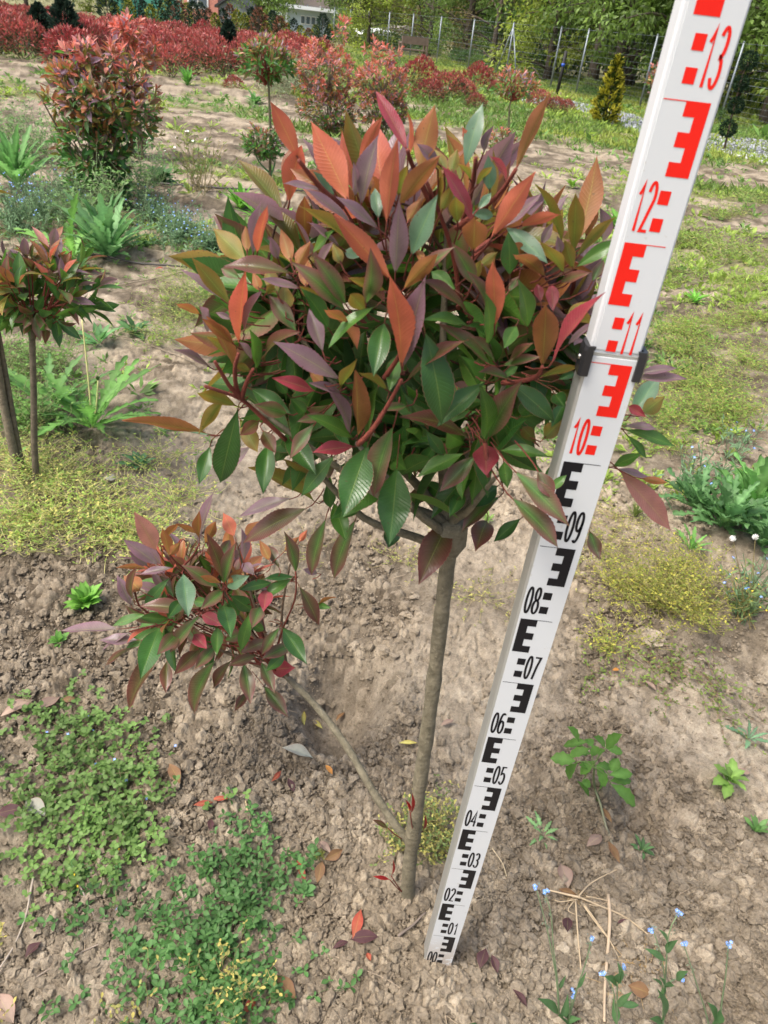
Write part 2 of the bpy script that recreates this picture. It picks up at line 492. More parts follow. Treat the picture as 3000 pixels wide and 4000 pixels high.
# soil: R = clods / crust, G = green film, B = per-clod tone
mb.add(np.stack([X, Y, Z], -1).reshape(-1, 3), fs, np.stack([c, greenness(X, Y), .5 + tone], -1).reshape(-1, 3))
mb.capf = [[q for q in range(na)]]
m, nt, bs = new_mat('soil')
a = nt.nodes.new('ShaderNodeAttribute'); a.attribute_name = 'col'
sp = nt.nodes.new('ShaderNodeSeparateColor'); nt.links.new(a.outputs['Color'], sp.inputs[0])
big = noise(nt, 2.6, 5, .6); mid = noise(nt, 26, 6, .65); fin = noise(nt, 220, 5, .7); grit = noise(nt, 700, 2, .6)
base = ramp(nt, mth(nt, 'ADD', mth(nt, 'MULTIPLY', mid, .55), mth(nt, 'MULTIPLY', fin, .45)), [(.30, (.120, .100, .072)), (.48, (.282, .240, .178)), (.68, (.435, .382, .294))])  # fine noise also darkens the bump pits: shade put into the soil colour
damp = mixc(nt, 1.0, base, (.72, .69, .65), 'MULTIPLY')
dmask = mth(nt, 'MULTIPLY', sp.outputs[0], mth(nt, 'MULTIPLY', mth(nt, 'SUBTRACT', big, .30), 2.6))
col_ = mixc(nt, dmask, base, damp)
col_ = mixc(nt, 1.0, col_, mixc(nt, sp.outputs[2], (.42, .40, .38), (1.48, 1.48, 1.48)), 'MULTIPLY')
grc = mixc(nt, noise(nt, 9, 5, .7), (.085, .12, .030), (.22, .23, .075))
gm = mth(nt, 'MULTIPLY', sp.outputs[1], mth(nt, 'MULTIPLY', mth(nt, 'ADD', noise(nt, 14, 5, .75), -.33), 3.2))
col_ = mixc(nt, gm, col_, grc)
nt.links.new(col_, bs.inputs['Base Color']); bs.inputs['Roughness'].default_value = .95; bs.inputs['Specular IOR Level'].default_value = .15
bump(nt, bs, mth(nt, 'ADD', mth(nt, 'MULTIPLY', fin, .6), mth(nt, 'MULTIPLY', grit, .35)), 1.0, .007)
M_SOIL = m
gr = mb.build('ground', M_SOIL)
tag(gr, 'dry tan garden soil, crusted and crumbled', None, None, 'structure')

# loose crumbs of soil lying on the clods
def clod_template(seed, sub=2):
    import bmesh
    bm = bmesh.new(); bmesh.ops.create_icosphere(bm, subdivisions=sub, radius=1)
    v = np.array([q.co[:] for q in bm.verts]); f = np.array([[q.index for q in p.verts] for p in bm.faces]); bm.free()
    r2 = np.random.default_rng(seed)
    d = np.zeros(len(v))
    for _ in range(5):
        dr = unit(r2.normal(size=3)); cut = r2.uniform(.45, .85)
        pr = v @ dr
        v = v - np.maximum(pr - cut, 0)[:, None] * dr * .9
    v = v * (1 + .17 * r2.normal(size=(len(v), 1))) * r2.uniform(.7, 1.2, 3)
    return v, f
CT = [clod_template(s, 1) for s in range(8)]
CT2 = [clod_template(s + 50, 2) for s in range(5)]
def rand_rot(n):
    q = unit(rng.normal(size=(n, 4)))
    a, b, c, d = q.T
    return np.stack([np.stack([1 - 2 * (c * c + d * d), 2 * (b * c - a * d), 2 * (b * d + a * c)], -1),
                     np.stack([2 * (b * c + a * d), 1 - 2 * (b * b + d * d), 2 * (c * d - a * b)], -1),
                     np.stack([2 * (b * d - a * c), 2 * (c * d + a * b), 1 - 2 * (b * b + c * c)], -1)], 1)
mb = MB()
n = 120000
px = rng.uniform(-80, 1740, n); py = 2300 - rng.uniform(0, 1, n) ** 1.3 * 1400
P = np.array([gnd(a, b) for a, b in zip(px, py)])
cm = cloddy(P[:, 0], P[:, 1])
keep = rng.uniform(size=n) < .16 + cm ** 1.3
P = P[keep]; cm = cm[keep]
P[:, 2] = macro(P[:, 0], P[:, 1])
n = len(P)
s = .0014 * np.exp(rng.exponential(.46, n)) * (.65 + .7 * cm)
s = np.minimum(s, .013)
P[:, 2] += s * .2 + cm * .003
big_ = s > .008
for T_, sel in [(t, (rng.integers(0, 8, n) == q) & ~big_) for q, t in enumerate(CT)] + [(t, (rng.integers(0, 5, n) == q) & big_) for q, t in enumerate(CT2)]:
    idx = np.nonzero(sel)[0]
    if not len(idx): continue
    v, f = T_
    Rr = rand_rot(len(idx))
    V = np.einsum('nij,vj->nvi', Rr, v) * s[idx, None, None] * np.array([1, 1, .75]) + P[idx, None, :]
    ff = (f[None] + (np.arange(len(idx)) * len(v))[:, None, None]).reshape(-1, 3)
    cc = np.repeat(np.stack([np.clip(cm[idx] + .2, 0, 1), np.zeros(len(idx)), .5 + rng.normal(0, .10, len(idx))], -1), len(v), axis=0)
    mb.add(V.reshape(-1, 3), ff, cc)
tag(mb.build('soil_crumbs', M_SOIL, smooth=False), 'loose crumbs of dry soil lying over the ground', 'soil', None, 'stuff')
# ================================================================== LEVELLING STAFF
fx, fy = 0.182, 0.606
FW, FT = .048, .028          # lower section: face width, depth
UW, UT = .0455, .024
JOINT = 1.108
M_WHITE = plain('staff_white', (.58, .61, .63), .32, 0, .03, 14)
def dirty_white():
    m, nt, bs = new_mat('staff_white_worn')
    nz = noise(nt, 70, 6, .7); n2 = noise(nt, 9, 4)
    tc = nt.nodes.new('ShaderNodeTexCoord'); sp = nt.nodes.new('ShaderNodeSeparateXYZ'); nt.links.new(tc.outputs['Object'], sp.inputs[0])
    lowm = mth(nt, 'SUBTRACT', 1.0, mth(nt, 'MULTIPLY', sp.outputs[2], 10.0))
    c = mixc(nt, mth(nt, 'MULTIPLY', mth(nt, 'GREATER_THAN', mth(nt, 'ADD', nz, mth(nt, 'MULTIPLY', n2, .3)), .80), .35), (.58, .615, .63), (.42, .40, .35))
    smear = mth(nt, 'MULTIPLY', mth(nt, 'MAXIMUM', lowm, 0.0), mth(nt, 'MULTIPLY', mth(nt, 'GREATER_THAN', nz, .46), .8))
    c = mixc(nt, smear, c, (.40, .32, .23))
    nt.links.new(c, bs.inputs['Base Color']); bs.inputs['Roughness'].default_value = .3
    return m
M_WORN = dirty_white()
M_ALU = plain('brushed_aluminium', (.42, .43, .41), .42, .55, .08, 60)
M_BLK = plain('black_print', (.012, .012, .014), .35, 0, .1)
M_RED = plain('red_print', (.72, .020, .012), .45, 0, .05)
for q_ in (M_BLK, M_RED): q_.node_tree.nodes['Principled BSDF'].inputs['Specular IOR Level'].default_value = .12
M_PLAS = plain('black_plastic', (.018, .019, .022), .38, 0, .15)
M_STEEL = plain('screw_steel', (.6, .6, .58), .3, 1.0, .1)
staff = empty('levelling_staff', (fx, fy, 0), 'tall white telescopic surveying staff with black and red numbered graduations standing upright beside the photinia', 'levelling staff')
def section(mb, w, d, z0, z1, r=.0025):
    """rounded box profile swept along z, front face at y=0"""
    pr = []
    for cx, cy, a0 in ((w / 2 - r, d - r, 0), (-w / 2 + r, d - r, 90), (-w / 2 + r, r, 180), (w / 2 - r, r, 270)):
        for a in (0, 30, 60, 90):
            t = math.radians(a0 + a); pr.append((cx + r * math.cos(t), cy + r * math.sin(t)))
    pr = np.array(pr); n = len(pr)
    zs = np.array([z0, z1])
    V = np.concatenate([np.c_[pr, np.full(n, z)] for z in zs])
    j = np.arange(n); k = (j + 1) % n
    mb.add(V, np.stack([j, k, n + k, n + j], -1))
    mb.capf = getattr(mb, 'capf', []) + [[mb.n - 2 * n + q for q in range(n)][::-1], [mb.n - n + q for q in range(n)]]
def place(o):
    o.parent = staff; return o
mb = MB(); section(mb, FW, FT, -.004, JOINT); place(mb.build('lower_section', M_ALU, None, False))
mb = MB(); section(mb, UW, UT, JOINT - .05, 1.95); o = place(mb.build('upper_section', M_WHITE, None, False)); o.location = (0, .0022, 0)
# white enamelled scale faces, slightly proud of the aluminium
mb = MB(); mb.box((.0012, -.0006, JOINT / 2 - .001), (FW - .0035, .0012, JOINT - .004)); place(mb.build('lower_scale_face', M_WORN, None, False))
mb = MB(); mb.box((.0008, .0017, (JOINT + .002 + 1.95) / 2), (UW - .006, .0011, 1.95 - JOINT - .004)); place(mb.build('upper_scale_face', M_WORN, None, False))
mb = MB(); section(mb, FW + .002, FT + .002, -.012, -.003); o = place(mb.build('foot_plate', M_ALU, None, False)); o.location = (0, -.001, 0)

def arc(cx, cy, rx, ry, a0, a1, n=14):
    t = np.radians(np.linspace(a0, a1, n)); return [(cx + rx * math.cos(q), cy + ry * math.sin(q)) for q in t]
DIG = {'0': [arc(.5, .5, .40, .5, 90, 450, 34)], '1': [[(.22, .74), (.42, .82), (.60, 1.0), (.60, 0)]],
       '2': [arc(.5, .74, .40, .26, 165, -20, 14) + [(.10, .02), (.98, .02)]],
       '3': [arc(.48, .755, .38, .245, 155, -85, 14) + arc(.48, .26, .42, .26, 85, -160, 16)],
       '4': [[(.72, 0), (.72, 1), (.06, .30), (1.0, .30)]],
       '5': [[(.92, .98), (.22, .98), (.14, .55)] + arc(.48, .32, .42, .32, 130, -150, 16)],
       '6': [arc(.55, .60, .42, .40, 55, 175, 9) + arc(.5, .31, .40, .31, 180, 540, 26)],
       '7': [[(.04, .97), (.96, .97), (.60, .55), (.36, 0)]],
       '8': [arc(.5, .755, .34, .245, 90, 450, 26), arc(.5, .26, .42, .26, 90, 450, 26)],
       '9': [arc(.45, .40, .42, .40, -125, -5, 9) + arc(.5, .69, .40, .31, 0, 360, 26)]}
def ribbon(mb, pts, th, y):
    P = np.array(pts); n = len(P)
    closed = np.hypot(*(P[0] - P[-1])) < 1e-4
    if closed:
        T = unit(np.roll(P[:-1], -1, 0) - np.roll(P[:-1], 1, 0)); T = np.r_[T, T[:1]]
        sc = np.ones(n)
    else:
        d = unit(np.diff(P, axis=0)); T = np.r_[d[:1], unit(d[:-1] + d[1:]), d[-1:]]
        sc = np.ones(n); sc[1:-1] = 1 / np.maximum((T[1:-1] * d[:-1]).sum(1), .55)
    Nn = np.c_[-T[:, 1], T[:, 0]] * sc[:, None] * th / 2
    A, B = P + Nn, P - Nn
    V = np.concatenate([np.c_[A[:, 0], np.full(n, y), A[:, 1]], np.c_[B[:, 0], np.full(n, y), B[:, 1]]])
    i = np.arange(n - 1)
    mb.add(V, np.stack([i, i + 1, n + i + 1, n + i], -1))
def rect(mb, x0, x1, z0, z1, y):
    mb.add([(x0, y, z0), (x1, y, z0), (x1, y, z1), (x0, y, z1)], [[0, 1, 2, 3]])
def graduations(name, mat, n0, n1, W, ys):
    """decimetre marks n0..n1-1; x runs -W/2..W/2"""
    for d in range(n0, n1):
        W_ = W if d < 11 else UW - .004
        y = ys if d < 11 else .0009
        L = lambda f: (f - .5) * W_
        mb = MB()
        z = d * .1
        even = d % 2 == 0
        if even: e0, e1, sp0, sp1 = .46, .885, .665, .885
        else: e0, e1, sp0, sp1 = .075, .50, .075, .295
        if d < 13:
            for k in (0, 2, 4):
                rect(mb, L(e0), L(e1), z + .05 + k * .01, z + .06 + k * .01 - (.0 if k < 4 else .0), y)
            for k in (1, 3):
                rect(mb, L(sp0), L(sp1), z + .05 + k * .01, z + .06 + k * .01, y)
            if even: rect(mb, L(.06), L(e0), z + .0993, z + .1, y)
            else: rect(mb, L(e1), L(.86), z + .0993, z + .1, y)
        else:
            rect(mb, L(.16), L(.60), z + .05, z + .06, y); rect(mb, L(.16), L(.38), z + .06, z + .07, y); rect(mb, L(.16), L(.60), z + .07, z + .08, y); rect(mb, L(.16), L(.38), z + .08, z + .09, y); rect(mb, L(.16), L(.60), z + .09, z + .10, y)
        b0, b1 = (.46, .665) if even else (.285, .49)
        for k in (1, 3): rect(mb, L(b0), L(b1), z + k * .01, z + (k + 1) * .01, y)
        x0 = .075 if even else .535
        for q, ch in enumerate('%02d' % d):
            for st in DIG[ch]:
                ribbon(mb, [(L(x0 + (q * .185 + px_ * .15)), z + .009 + pz_ * .036) for px_, pz_ in st], (.0026 if d < 11 else .0023), y - .00005)
        place(mb.build(name, mat, None, False))
graduations('graduation_mark', M_BLK, 0, 10, FW - .0035, -.00145)
graduations('graduation_mark', M_RED, 10, 14, FW - .0035, -.00145)
# clamp that locks the two sections: two black cheeks with a screw
for sx in (-1, 1):
    mb = MB(); z0, z1 = 1.087, 1.114
    x_o, x_i = sx * (FW / 2 + .0042), sx * (FW / 2 - .0045)
    pts = [(x_i, -.0042), (sx * (FW / 2 + .002), -.0048), (x_o, -.001), (x_o, .013), (sx * (FW / 2 + .002), .019), (sx * (FW / 2 + .0004), .019), (sx * (FW / 2 + .0004), -.0018), (x_i, -.0018)]
    if sx < 0: pts = pts[::-1]
    n = len(pts)
    def ring(z, s=1.0): return [(p[0], p[1], z) for p in pts]
    V = np.array(ring(z0) + ring(z1 - .004) + [(p[0] - sx * .0012, p[1] + .0004, z1) for p in pts])
    j = np.arange(n); k = (j + 1) % n
    mb.add(V, np.concatenate([np.stack([j, k, n + k, n + j], -1), np.stack([n + j, n + k, 2 * n + k, 2 * n + j], -1)]))
    mb.capf = [list(range(n))[::-1], [2 * n + q for q in range(n)]]
    o = place(mb.build('clamp', M_PLAS, None, False))
    if sx < 0:
        mb = MB(); mb.tube([(x_o + .001, .006, 1.101), (x_o - .0014, .006, 1.101)], [(.0026), .0022], n=12); q = mb.build('screw', M_STEEL, None, True); q.parent = o
# ================================================================== MAIN PHOTINIA
def C4(x, y): return 387.1 + x / 3, 193.6 + y / 3
def C5(x, y): return 884.8 + x / 3, 193.6 + y / 3
def C6(x, y): return 387.1 + x / 3, 663.6 + y / 3
def C7(x, y): return 884.8 + x / 3, 663.6 + y / 3
def CL(x, y): return 110.6 + x / 2.5, 1050.7 + y / 2.5
# base x y, tip x y, apparent width, kind  (one blade each, traced from enlarged crops of the photograph)
H4 = """775 455 615 125 120 R;1100 725 885 275 190 R;1010 670 830 365 80 P;1160 480 1295 215 90 R;1180 745 1280 350 130 P;1345 870 1405 395 130 R;1480 400 1295 55 95 M;
1480 450 1480 185 35 R;1420 760 1655 475 130 O;920 655 705 615 45 P;1115 865 850 670 65 P;1290 905 1050 720 75 P;1010 690 885 550 60 S;1225 1100 835 800 85 L;1380 1240 1050 870 150 R;
1400 1200 1420 790 135 P;1500 1080 1650 740 150 S;480 1065 525 770 80 P;505 1065 565 795 72 R;430 1110 240 920 145 L;440 1060 430 900 70 O;720 1190 345 1150 110 N;790 1290 560 1235 55 P;
725 1120 665 925 95 O;760 1160 840 1000 100 O;860 1060 985 935 60 G;640 1100 595 970 70 P;1040 1020 860 880 45 P;335 1395 115 1130 110 L;290 1370 50 1195 60 P;400 1230 285 1165 75 B;
390 1640 430 1210 105 R;420 1600 515 1350 55 P;360 1655 180 1510 80 O;185 1600 135 1430 60 P;137 1460 0 1395 50 O;345 1490 250 1450 45 P;690 1440 680 1270 120 L;820 1280 820 1100 105 O;
1075 1430 775 1160 130 B;1085 1400 890 1110 115 B;930 1405 800 1290 70 L;1345 1310 1130 1235 75 L;1450 1300 1645 1095 115 O;760 1570 605 1360 120 B;965 1545 810 1320 115 D;1210 1390 1235 1080 130 B;
1100 1510 960 1440 65 O;1210 1440 1120 1340 110 L;1280 1400 1010 1640 70 G;1500 1290 1660 1110 70 G;1290 840 1270 660 95 S;1190 1080 1080 1050 75 S;1050 1130 1000 1010 85 L;1420 700 1470 520 70 L;
1480 860 1560 720 95 O;1140 700 1130 500 60 P;1235 660 1240 560 55 O;900 1160 985 1010 60 P;560 1330 610 1270 60 L;1380 690 1330 590 50 O;640 1330 560 1150 100 L;520 1300 480 1190 70 O"""
H5 = """60 520 150 155 155 O;360 500 460 140 115 S;415 400 350 260 65 R;480 405 535 260 60 P;690 515 890 80 95 O;195 490 65 370 75 P;160 500 65 425 40 S;235 530 165 395 85 L;270 540 305 400 85 L;
395 590 320 500 45 L;430 630 525 515 50 L;430 480 425 415 45 L;520 660 510 455 95 S;625 600 535 455 50 M;410 860 230 540 90 M;530 960 775 590 135 R;600 900 820 705 80 P;415 1050 420 860 168 O;
620 890 860 1095 110 S;545 820 410 800 75 S;700 890 940 820 75 R;985 1000 830 655 62 L;1080 990 1195 500 150 O;1060 1060 1075 720 112 L;1140 960 1190 750 100 O;1082 1090 1310 855 72 L;
1240 1010 1230 800 80 P;1080 1150 1340 990 92 G;850 1010 920 880 62 P;980 1060 960 960 62 P;1000 1190 870 1020 82 L;1060 1170 1010 1000 92 L;430 1270 290 1025 112 B;650 1200 640 955 120 D;
880 1215 700 1090 85 O;760 1060 670 1010 80 O;550 1540 540 1170 125 R;510 1450 390 1215 72 B;370 1450 95 1260 75 N;300 1300 160 1190 100 G;760 1540 710 1270 110 G;970 1250 1145 1195 62 N;
930 1440 920 1280 92 M;1020 1480 1150 1380 92 L;450 1150 560 1060 65 L;20 1300 260 1055 82 B;90 1100 40 1040 60 O;200 800 270 640 75 L;310 870 300 720 105 L;640 1310 700 1220 55 B;850 1380 830 1270 65 M;
400 1270 455 1120 70 L;720 1160 745 1010 70 B;860 1120 790 1020 60 O;1180 1250 1250 1120 70 B;1290 1130 1330 1000 60 P;560 870 640 800 60 S;440 780 520 680 60 S"""
H6 = """1440 385 1372 -115 170 R;1450 388 1580 -120 165 P;930 290 850 40 120 P;380 660 280 1080 175 D;200 900 140 1110 100 D;300 580 150 790 85 L;370 640 150 570 95 L;470 535 700 680 135 D;
520 735 410 820 85 N;700 690 510 640 110 B;540 800 615 930 95 N;390 720 495 915 110 L;470 900 300 1050 85 P;580 880 550 1160 135 D;690 815 860 1050 155 D;880 755 740 950 95 B;1130 850 870 720 95 G;
1130 905 900 935 95 M;1225 890 1090 1280 205 D;1010 960 820 1190 115 D;1390 770 1280 1170 155 B;1410 1040 1370 1450 205 D;1400 1430 1360 1540 110 D;880 1260 510 1070 112 L;840 1190 700 1020 92 L;
730 1240 440 1340 82 P;830 1300 470 1500 132 N;950 1370 870 1690 112 B;1000 1270 1070 1480 112 G;1140 1380 1020 1720 112 B;1210 1230 1020 1350 122 D;1440 1290 1635 1175 115 B;1155 840 1145 470 132 O;
1110 830 980 560 82 P;1220 840 1280 560 95 G;1060 560 870 500 62 P;880 545 640 470 92 M;1040 470 670 255 132 P;1045 530 1135 365 72 L;930 490 850 420 82 O;500 400 460 175 82 G;470 340 395 240 52 P;
550 360 750 190 65 N;470 420 370 370 55 L;1350 540 1180 440 52 L;1360 550 1420 330 122 G;1330 100 1270 400 155 D;200 390 0 290 55 P;205 825 -290 745 80 O;200 832 -60 808 42 S;1475 640 1330 670 62 B;
980 710 790 740 65 B;360 410 205 110 85 O;330 330 200 210 60 L;980 1300 960 1150 90 D;700 560 620 470 70 D;820 690 730 600 90 D;1180 560 1000 470 60 D;900 1130 1010 1000 90 B;620 1000 700 900 80 D"""
H7 = """100 165 195 690 215 D;-10 470 325 250 75 N;490 490 220 735 145 D;650 490 900 710 140 D;480 860 460 560 112 G;510 850 700 530 152 B;800 920 610 740 132 G;820 880 740 790 90 L;870 850 980 740 112 L;
650 480 470 430 62 B;840 460 1085 395 52 L;590 460 690 390 65 G;600 380 820 330 65 B;640 390 790 250 55 N;380 855 0 730 105 N;488 890 495 1060 168 M;350 950 90 1080 102 G;430 960 225 1165 122 B;
580 930 855 965 85 G;610 1000 630 1150 92 G;680 1060 985 1370 150 B f;830 1060 920 1220 112 N f;905 1190 1005 1100 65 G f;665 1240 925 1520 135 B f;580 1230 370 1430 112 B;500 1380 440 1550 140 N;
265 1370 95 1725 190 N;260 1260 100 1130 102 D;345 1200 270 1340 102 D;720 1370 570 1500 85 D;570 1160 400 1290 125 D;860 390 880 35 190 O;930 350 1220 -30 90 M f;1020 250 1190 120 45 P;540 390 240 150 82 B;
380 130 120 90 75 G;550 360 410 210 52 B;500 250 490 -50 92 G;1450 460 1750 465 75 P;1480 430 1700 400 62 P;1430 700 1600 480 132 S;1510 690 1640 590 112 L;1420 640 1515 700 72 M;1390 770 1580 790 52 P;
1400 795 1680 890 82 G;1410 830 1520 965 52 G;1320 1030 1480 960 82 G;1360 1060 1655 1400 142 K;1330 1045 1540 1110 42 P;1500 1110 1650 1135 52 O;1165 1450 1222 1610 85 B;940 560 1000 640 110 D;
720 700 800 600 100 D;100 760 20 640 110 D;300 620 200 740 100 D;960 470 1060 430 60 D;1000 620 930 760 90 D;560 720 640 640 90 D;220 960 120 820 90 D;60 1060 160 900 100 D;690 120 620 250 100 G;980 1000 880 1120 70 G"""
HL = """570 345 465 165 110 K;580 425 415 305 80 P;520 430 430 360 60 P;655 440 500 470 42 P;520 445 375 440 32 O;430 640 365 500 70 P;450 620 460 460 42 N;480 560 400 490 100 O;640 495 515 640 62 D;
710 475 735 670 112 S;795 310 870 60 45 P;800 280 800 155 52 O;830 310 880 205 62 O;800 260 690 210 32 O;640 380 605 245 55 O;600 300 680 210 42 O;930 500 850 285 76 N;935 520 990 330 72 B;
990 270 935 155 76 R;1050 270 1120 195 72 O;1040 400 1030 250 52 P;900 545 730 440 82 B;920 525 820 490 42 O;950 530 1020 455 52 O;950 540 1055 490 82 S;930 560 825 650 72 B;760 670 515 650 82 N;
930 640 965 790 102 D;815 690 915 745 72 M;800 700 665 870 76 B;690 790 590 890 82 B;585 760 500 990 122 D;620 770 600 860 70 D;365 770 95 780 62 P;470 830 290 830 62 P;430 790 300 870 32 P;510 690 355 745 52 G;
590 900 440 1170 92 N;625 940 620 1090 67 N;805 880 685 995 82 N;885 865 790 970 72 B;770 800 830 868 76 M;900 760 895 890 72 G;940 830 1045 790 62 B;1080 670 1030 860 72 G;1130 650 1090 750 82 B;
1085 670 985 600 82 D;1165 560 1150 660 82 M;1300 500 1160 595 62 G;1195 520 1040 555 62 D;1310 490 1165 500 42 D;1320 460 1265 270 72 B;1340 540 1430 720 82 N;1250 765 1360 930 102 D;1235 760 1150 890 62 B;
1195 825 1045 890 62 N;1310 850 1160 920 72 B;1110 910 975 960 62 N;885 940 790 1190 92 B;975 940 890 1070 62 N;1040 955 1070 1140 82 B;1135 950 1195 1090 72 B;1150 1080 1260 1220 82 B;1060 1110 1000 1200 52 N;
1190 990 1300 980 92 M;1260 910 1170 990 62 G;1440 470 1370 450 42 P;1440 640 1525 605 22 O;1420 640 1500 655 42 G;450 870 300 970 32 N;1340 300 1380 240 40 R;900 400 960 300 60 B;1180 400 1130 300 60 O;
1230 440 1180 330 60 N;1100 480 1040 420 60 P;700 620 640 700 70 D;780 560 700 600 60 D;860 640 780 620 60 G;1010 700 960 620 60 D;1150 780 1080 740 50 G;700 300 650 360 50 O;1260 350 1330 280 50 O"""
CEN = np.array([-.003, .752, 1.06])
def crown_depth(x, y, cx, cy, rx, ry, R):
    q = 1 - ((x - cx) / rx) ** 2 - ((y - cy) / ry) ** 2
    return R * math.sqrt(max(q, 0.0))
def traced(lst, conv, cfg, mb, stems, red, scale=3.0, ratio=.45, seed=1):
    r2 = np.random.default_rng(seed)
    cx, cy, rx, ry, Yc, R = cfg
    B, A, NN, LL, WW, ce, cm_, cu = [], [], [], [], [], [], [], []
    for it in lst.replace('\n', '').split(';'):
        q = it.split()
        bx, by = conv(float(q[0]), float(q[1])); tx, ty = conv(float(q[2]), float(q[3])); wv = float(q[4]) / scale; k = q[5]
        fr = len(q) > 6
        db, dt = crown_depth(bx, by, cx, cy, rx * .9, ry * .9, R * .85), crown_depth(tx, ty, cx, cy, rx * 1.08, ry * 1.08, R)
        Yb, Yt = Yc - db, Yc - (.5 * db + .5 * dt) - .004
        if k in 'DS' and r2.uniform() < .5: Yb += .02; Yt += .02
        if k in 'RO' : Yb -= .012; Yt -= .012
        if conv is not CL:
            for _ in range(1):
                lim = 1253 + (950 - by) * .30
                if fr: Yb, Yt = .585, .562
                elif max(bx - (1225 + (950 - by) * .33), tx - (1225 + (950 - ty) * .33)) > 0:
                    Yb = max(Yb, .672); Yt = max(Yt, .668)
        b, t = at(bx, by, Yb), at(tx, ty, Yt)
        ch = t - b; La = np.linalg.norm(ch)
        view = unit(CAM - (b + t) / 2)
        depth = ((b + t) / 2 - CAM) @ RC[:, 2]
        Wm = wv * depth / F
        Lp = np.linalg.norm(ch - view * (ch @ view))
        if Wm / Lp > ratio:                       # seen end-on: give it its real length along the view
            need = math.sqrt(max((Wm / ratio) ** 2 - Lp ** 2, 0)); need = min(need, 1.2 * Lp)
            sgn = -1 if ty > by else (1 if r2.uniform() < .5 else -1)
            if fr: sgn = 0
            ch = ch - view * (ch @ view) + view * need * (-sgn)
            phi = .1
            Wr = Wm
        else:
            Wr = np.clip(Wm * r2.uniform(1.0, 1.25), ratio * .70 * La, ratio * La * .95)
            phi = math.acos(min(Wm / Wr, 1.0))
        ax = unit(ch)
        n0 = unit(view - ax * (view @ ax)); s0 = np.cross(ax, n0)
        n1, n2 = n0 * math.cos(phi) + s0 * math.sin(phi), n0 * math.cos(phi) - s0 * math.sin(phi)
        under = k in UNDER
        up1, up2 = n1[2], n2[2]
        nv = (n1 if (up1 < up2) else n2) if under else (n1 if up1 > up2 else n2)
        nn = -nv if under else nv
        B.append(b); A.append(ax); NN.append(nn); LL.append(np.linalg.norm(ch) * 1.16); WW.append(Wr * 1.06)
        ce.append(KC[k][0]); cm_.append(KC[k][1]); cu.append(r2.uniform(.15, .75) if k in 'DGBNS' else r2.uniform(.05, .5))
        # petiole sinking towards the inside of the crown
        inner = at(cx, cy + 20, Yc)
        p1 = b - ax * .008; p2 = p1 - ax * .006 + unit(inner - p1) * .014; p3 = p2 + unit(inner - p2) * .010
        stems.tube([b + ax * .004, p1, p2, p3], [.0006, .0007, .0008, .0008], (1, 1, 1) if k not in 'DG' else (.8, 1.3, .8), 5, False)
    add_leaves(mb, T_HERO, np.array(B), np.array(A), np.array(NN), np.array(LL), np.array(WW), np.array(ce), np.array(cm_), r2.uniform(.18, .5, len(B)), np.array(cu), .04, .10)

def whorl(mb, st, tip, axis, n, size, kinds, T=T_HERO, r2=rng, spread=(.45, 1.15), r0=.0012, stem=None, droop=0.0, gain=1.0):
    """leaves in a spiral round a shoot end"""
    axis = unit(axis)
    a0 = unit(np.cross(axis, [.31, .2, .9])); b0 = np.cross(axis, a0)
    ph = r2.uniform(0, 6.28)
    B, A, NN, L, W, ce, cm_ = [], [], [], [], [], [], []
    for i in range(n):
        f = i / max(n - 1, 1)
        th = ph + i * 2.4
        rad = a0 * math.cos(th) + b0 * math.sin(th)
        sp = spread[0] + (spread[1] - spread[0]) * (1 - f) + r2.normal() * .12
        d = unit(axis * math.cos(sp) + rad * math.sin(sp) - np.array([0, 0, droop * (1 - f)]))
        nn = unit(axis * math.sin(sp) - rad * math.cos(sp)) + r2.normal(size=3) * .18
        k = kinds(f, r2)
        B.append(tip - axis * size * .5 * (1 - f) + d * size * .08); A.append(d); NN.append(nn)
        l = size * r2.uniform(.75, 1.12) * (1 - .3 * f); L.append(l); W.append(l * r2.uniform(.32, .42))
        ce.append(KC[k][0]); cm_.append(KC[k][1])
        if st is not None and T is T_HERO:
            st.tube([tip - axis * size * .55 * (1 - f), B[-1] + d * .003], [.0011, .0008], (1, 1, 1), 5, False)
    add_leaves(mb, T, np.array(B), np.array(A), np.array(NN), np.array(L), np.array(W), np.array(ce) * gain, np.array(cm_) * gain, .35, r2.uniform(.2, .7, n), 0, .14)

tree_base = on(880, 1932)
tree_base[:2] = at(880, 1932, tree_base[1])[:2]
t_top = at(978, 1105, .752)
main = empty('photinia_tree', tree_base, 'young photinia with round red, bronze and green crown and grey stem behind the white staff', 'tree')
def rel(mb, name, mat, parent_root=main, parent=None, smooth=True):
    o = mb.build(name, mat, None, smooth, loc=np.array(parent_root.location))
    o.location = (0, 0, 0); o.parent = parent or parent_root
    return o
def wob(p0, p1, n, amp, r2):
    t = np.linspace(0, 1, n)[:, None]
    P = np.asarray(p0) * (1 - t) + np.asarray(p1) * t
    return P + r2.normal(size=(n, 3)) * amp * np.sin(t * math.pi)
r2 = np.random.default_rng(3)
px_path = [(880, 1935, 0), (884, 1870, 0), (893, 1800, .002), (906, 1700, .004), (926, 1560, .008), (941, 1440, .012), (957, 1300, .018), (970, 1190, .024), (974, 1118, .028)]
trunk_pts = np.array([at(x, y, tree_base[1] + d) for x, y, d in px_path])
trunk_pts = np.r_[trunk_pts[:1] - [[0, 0, .03]], trunk_pts]
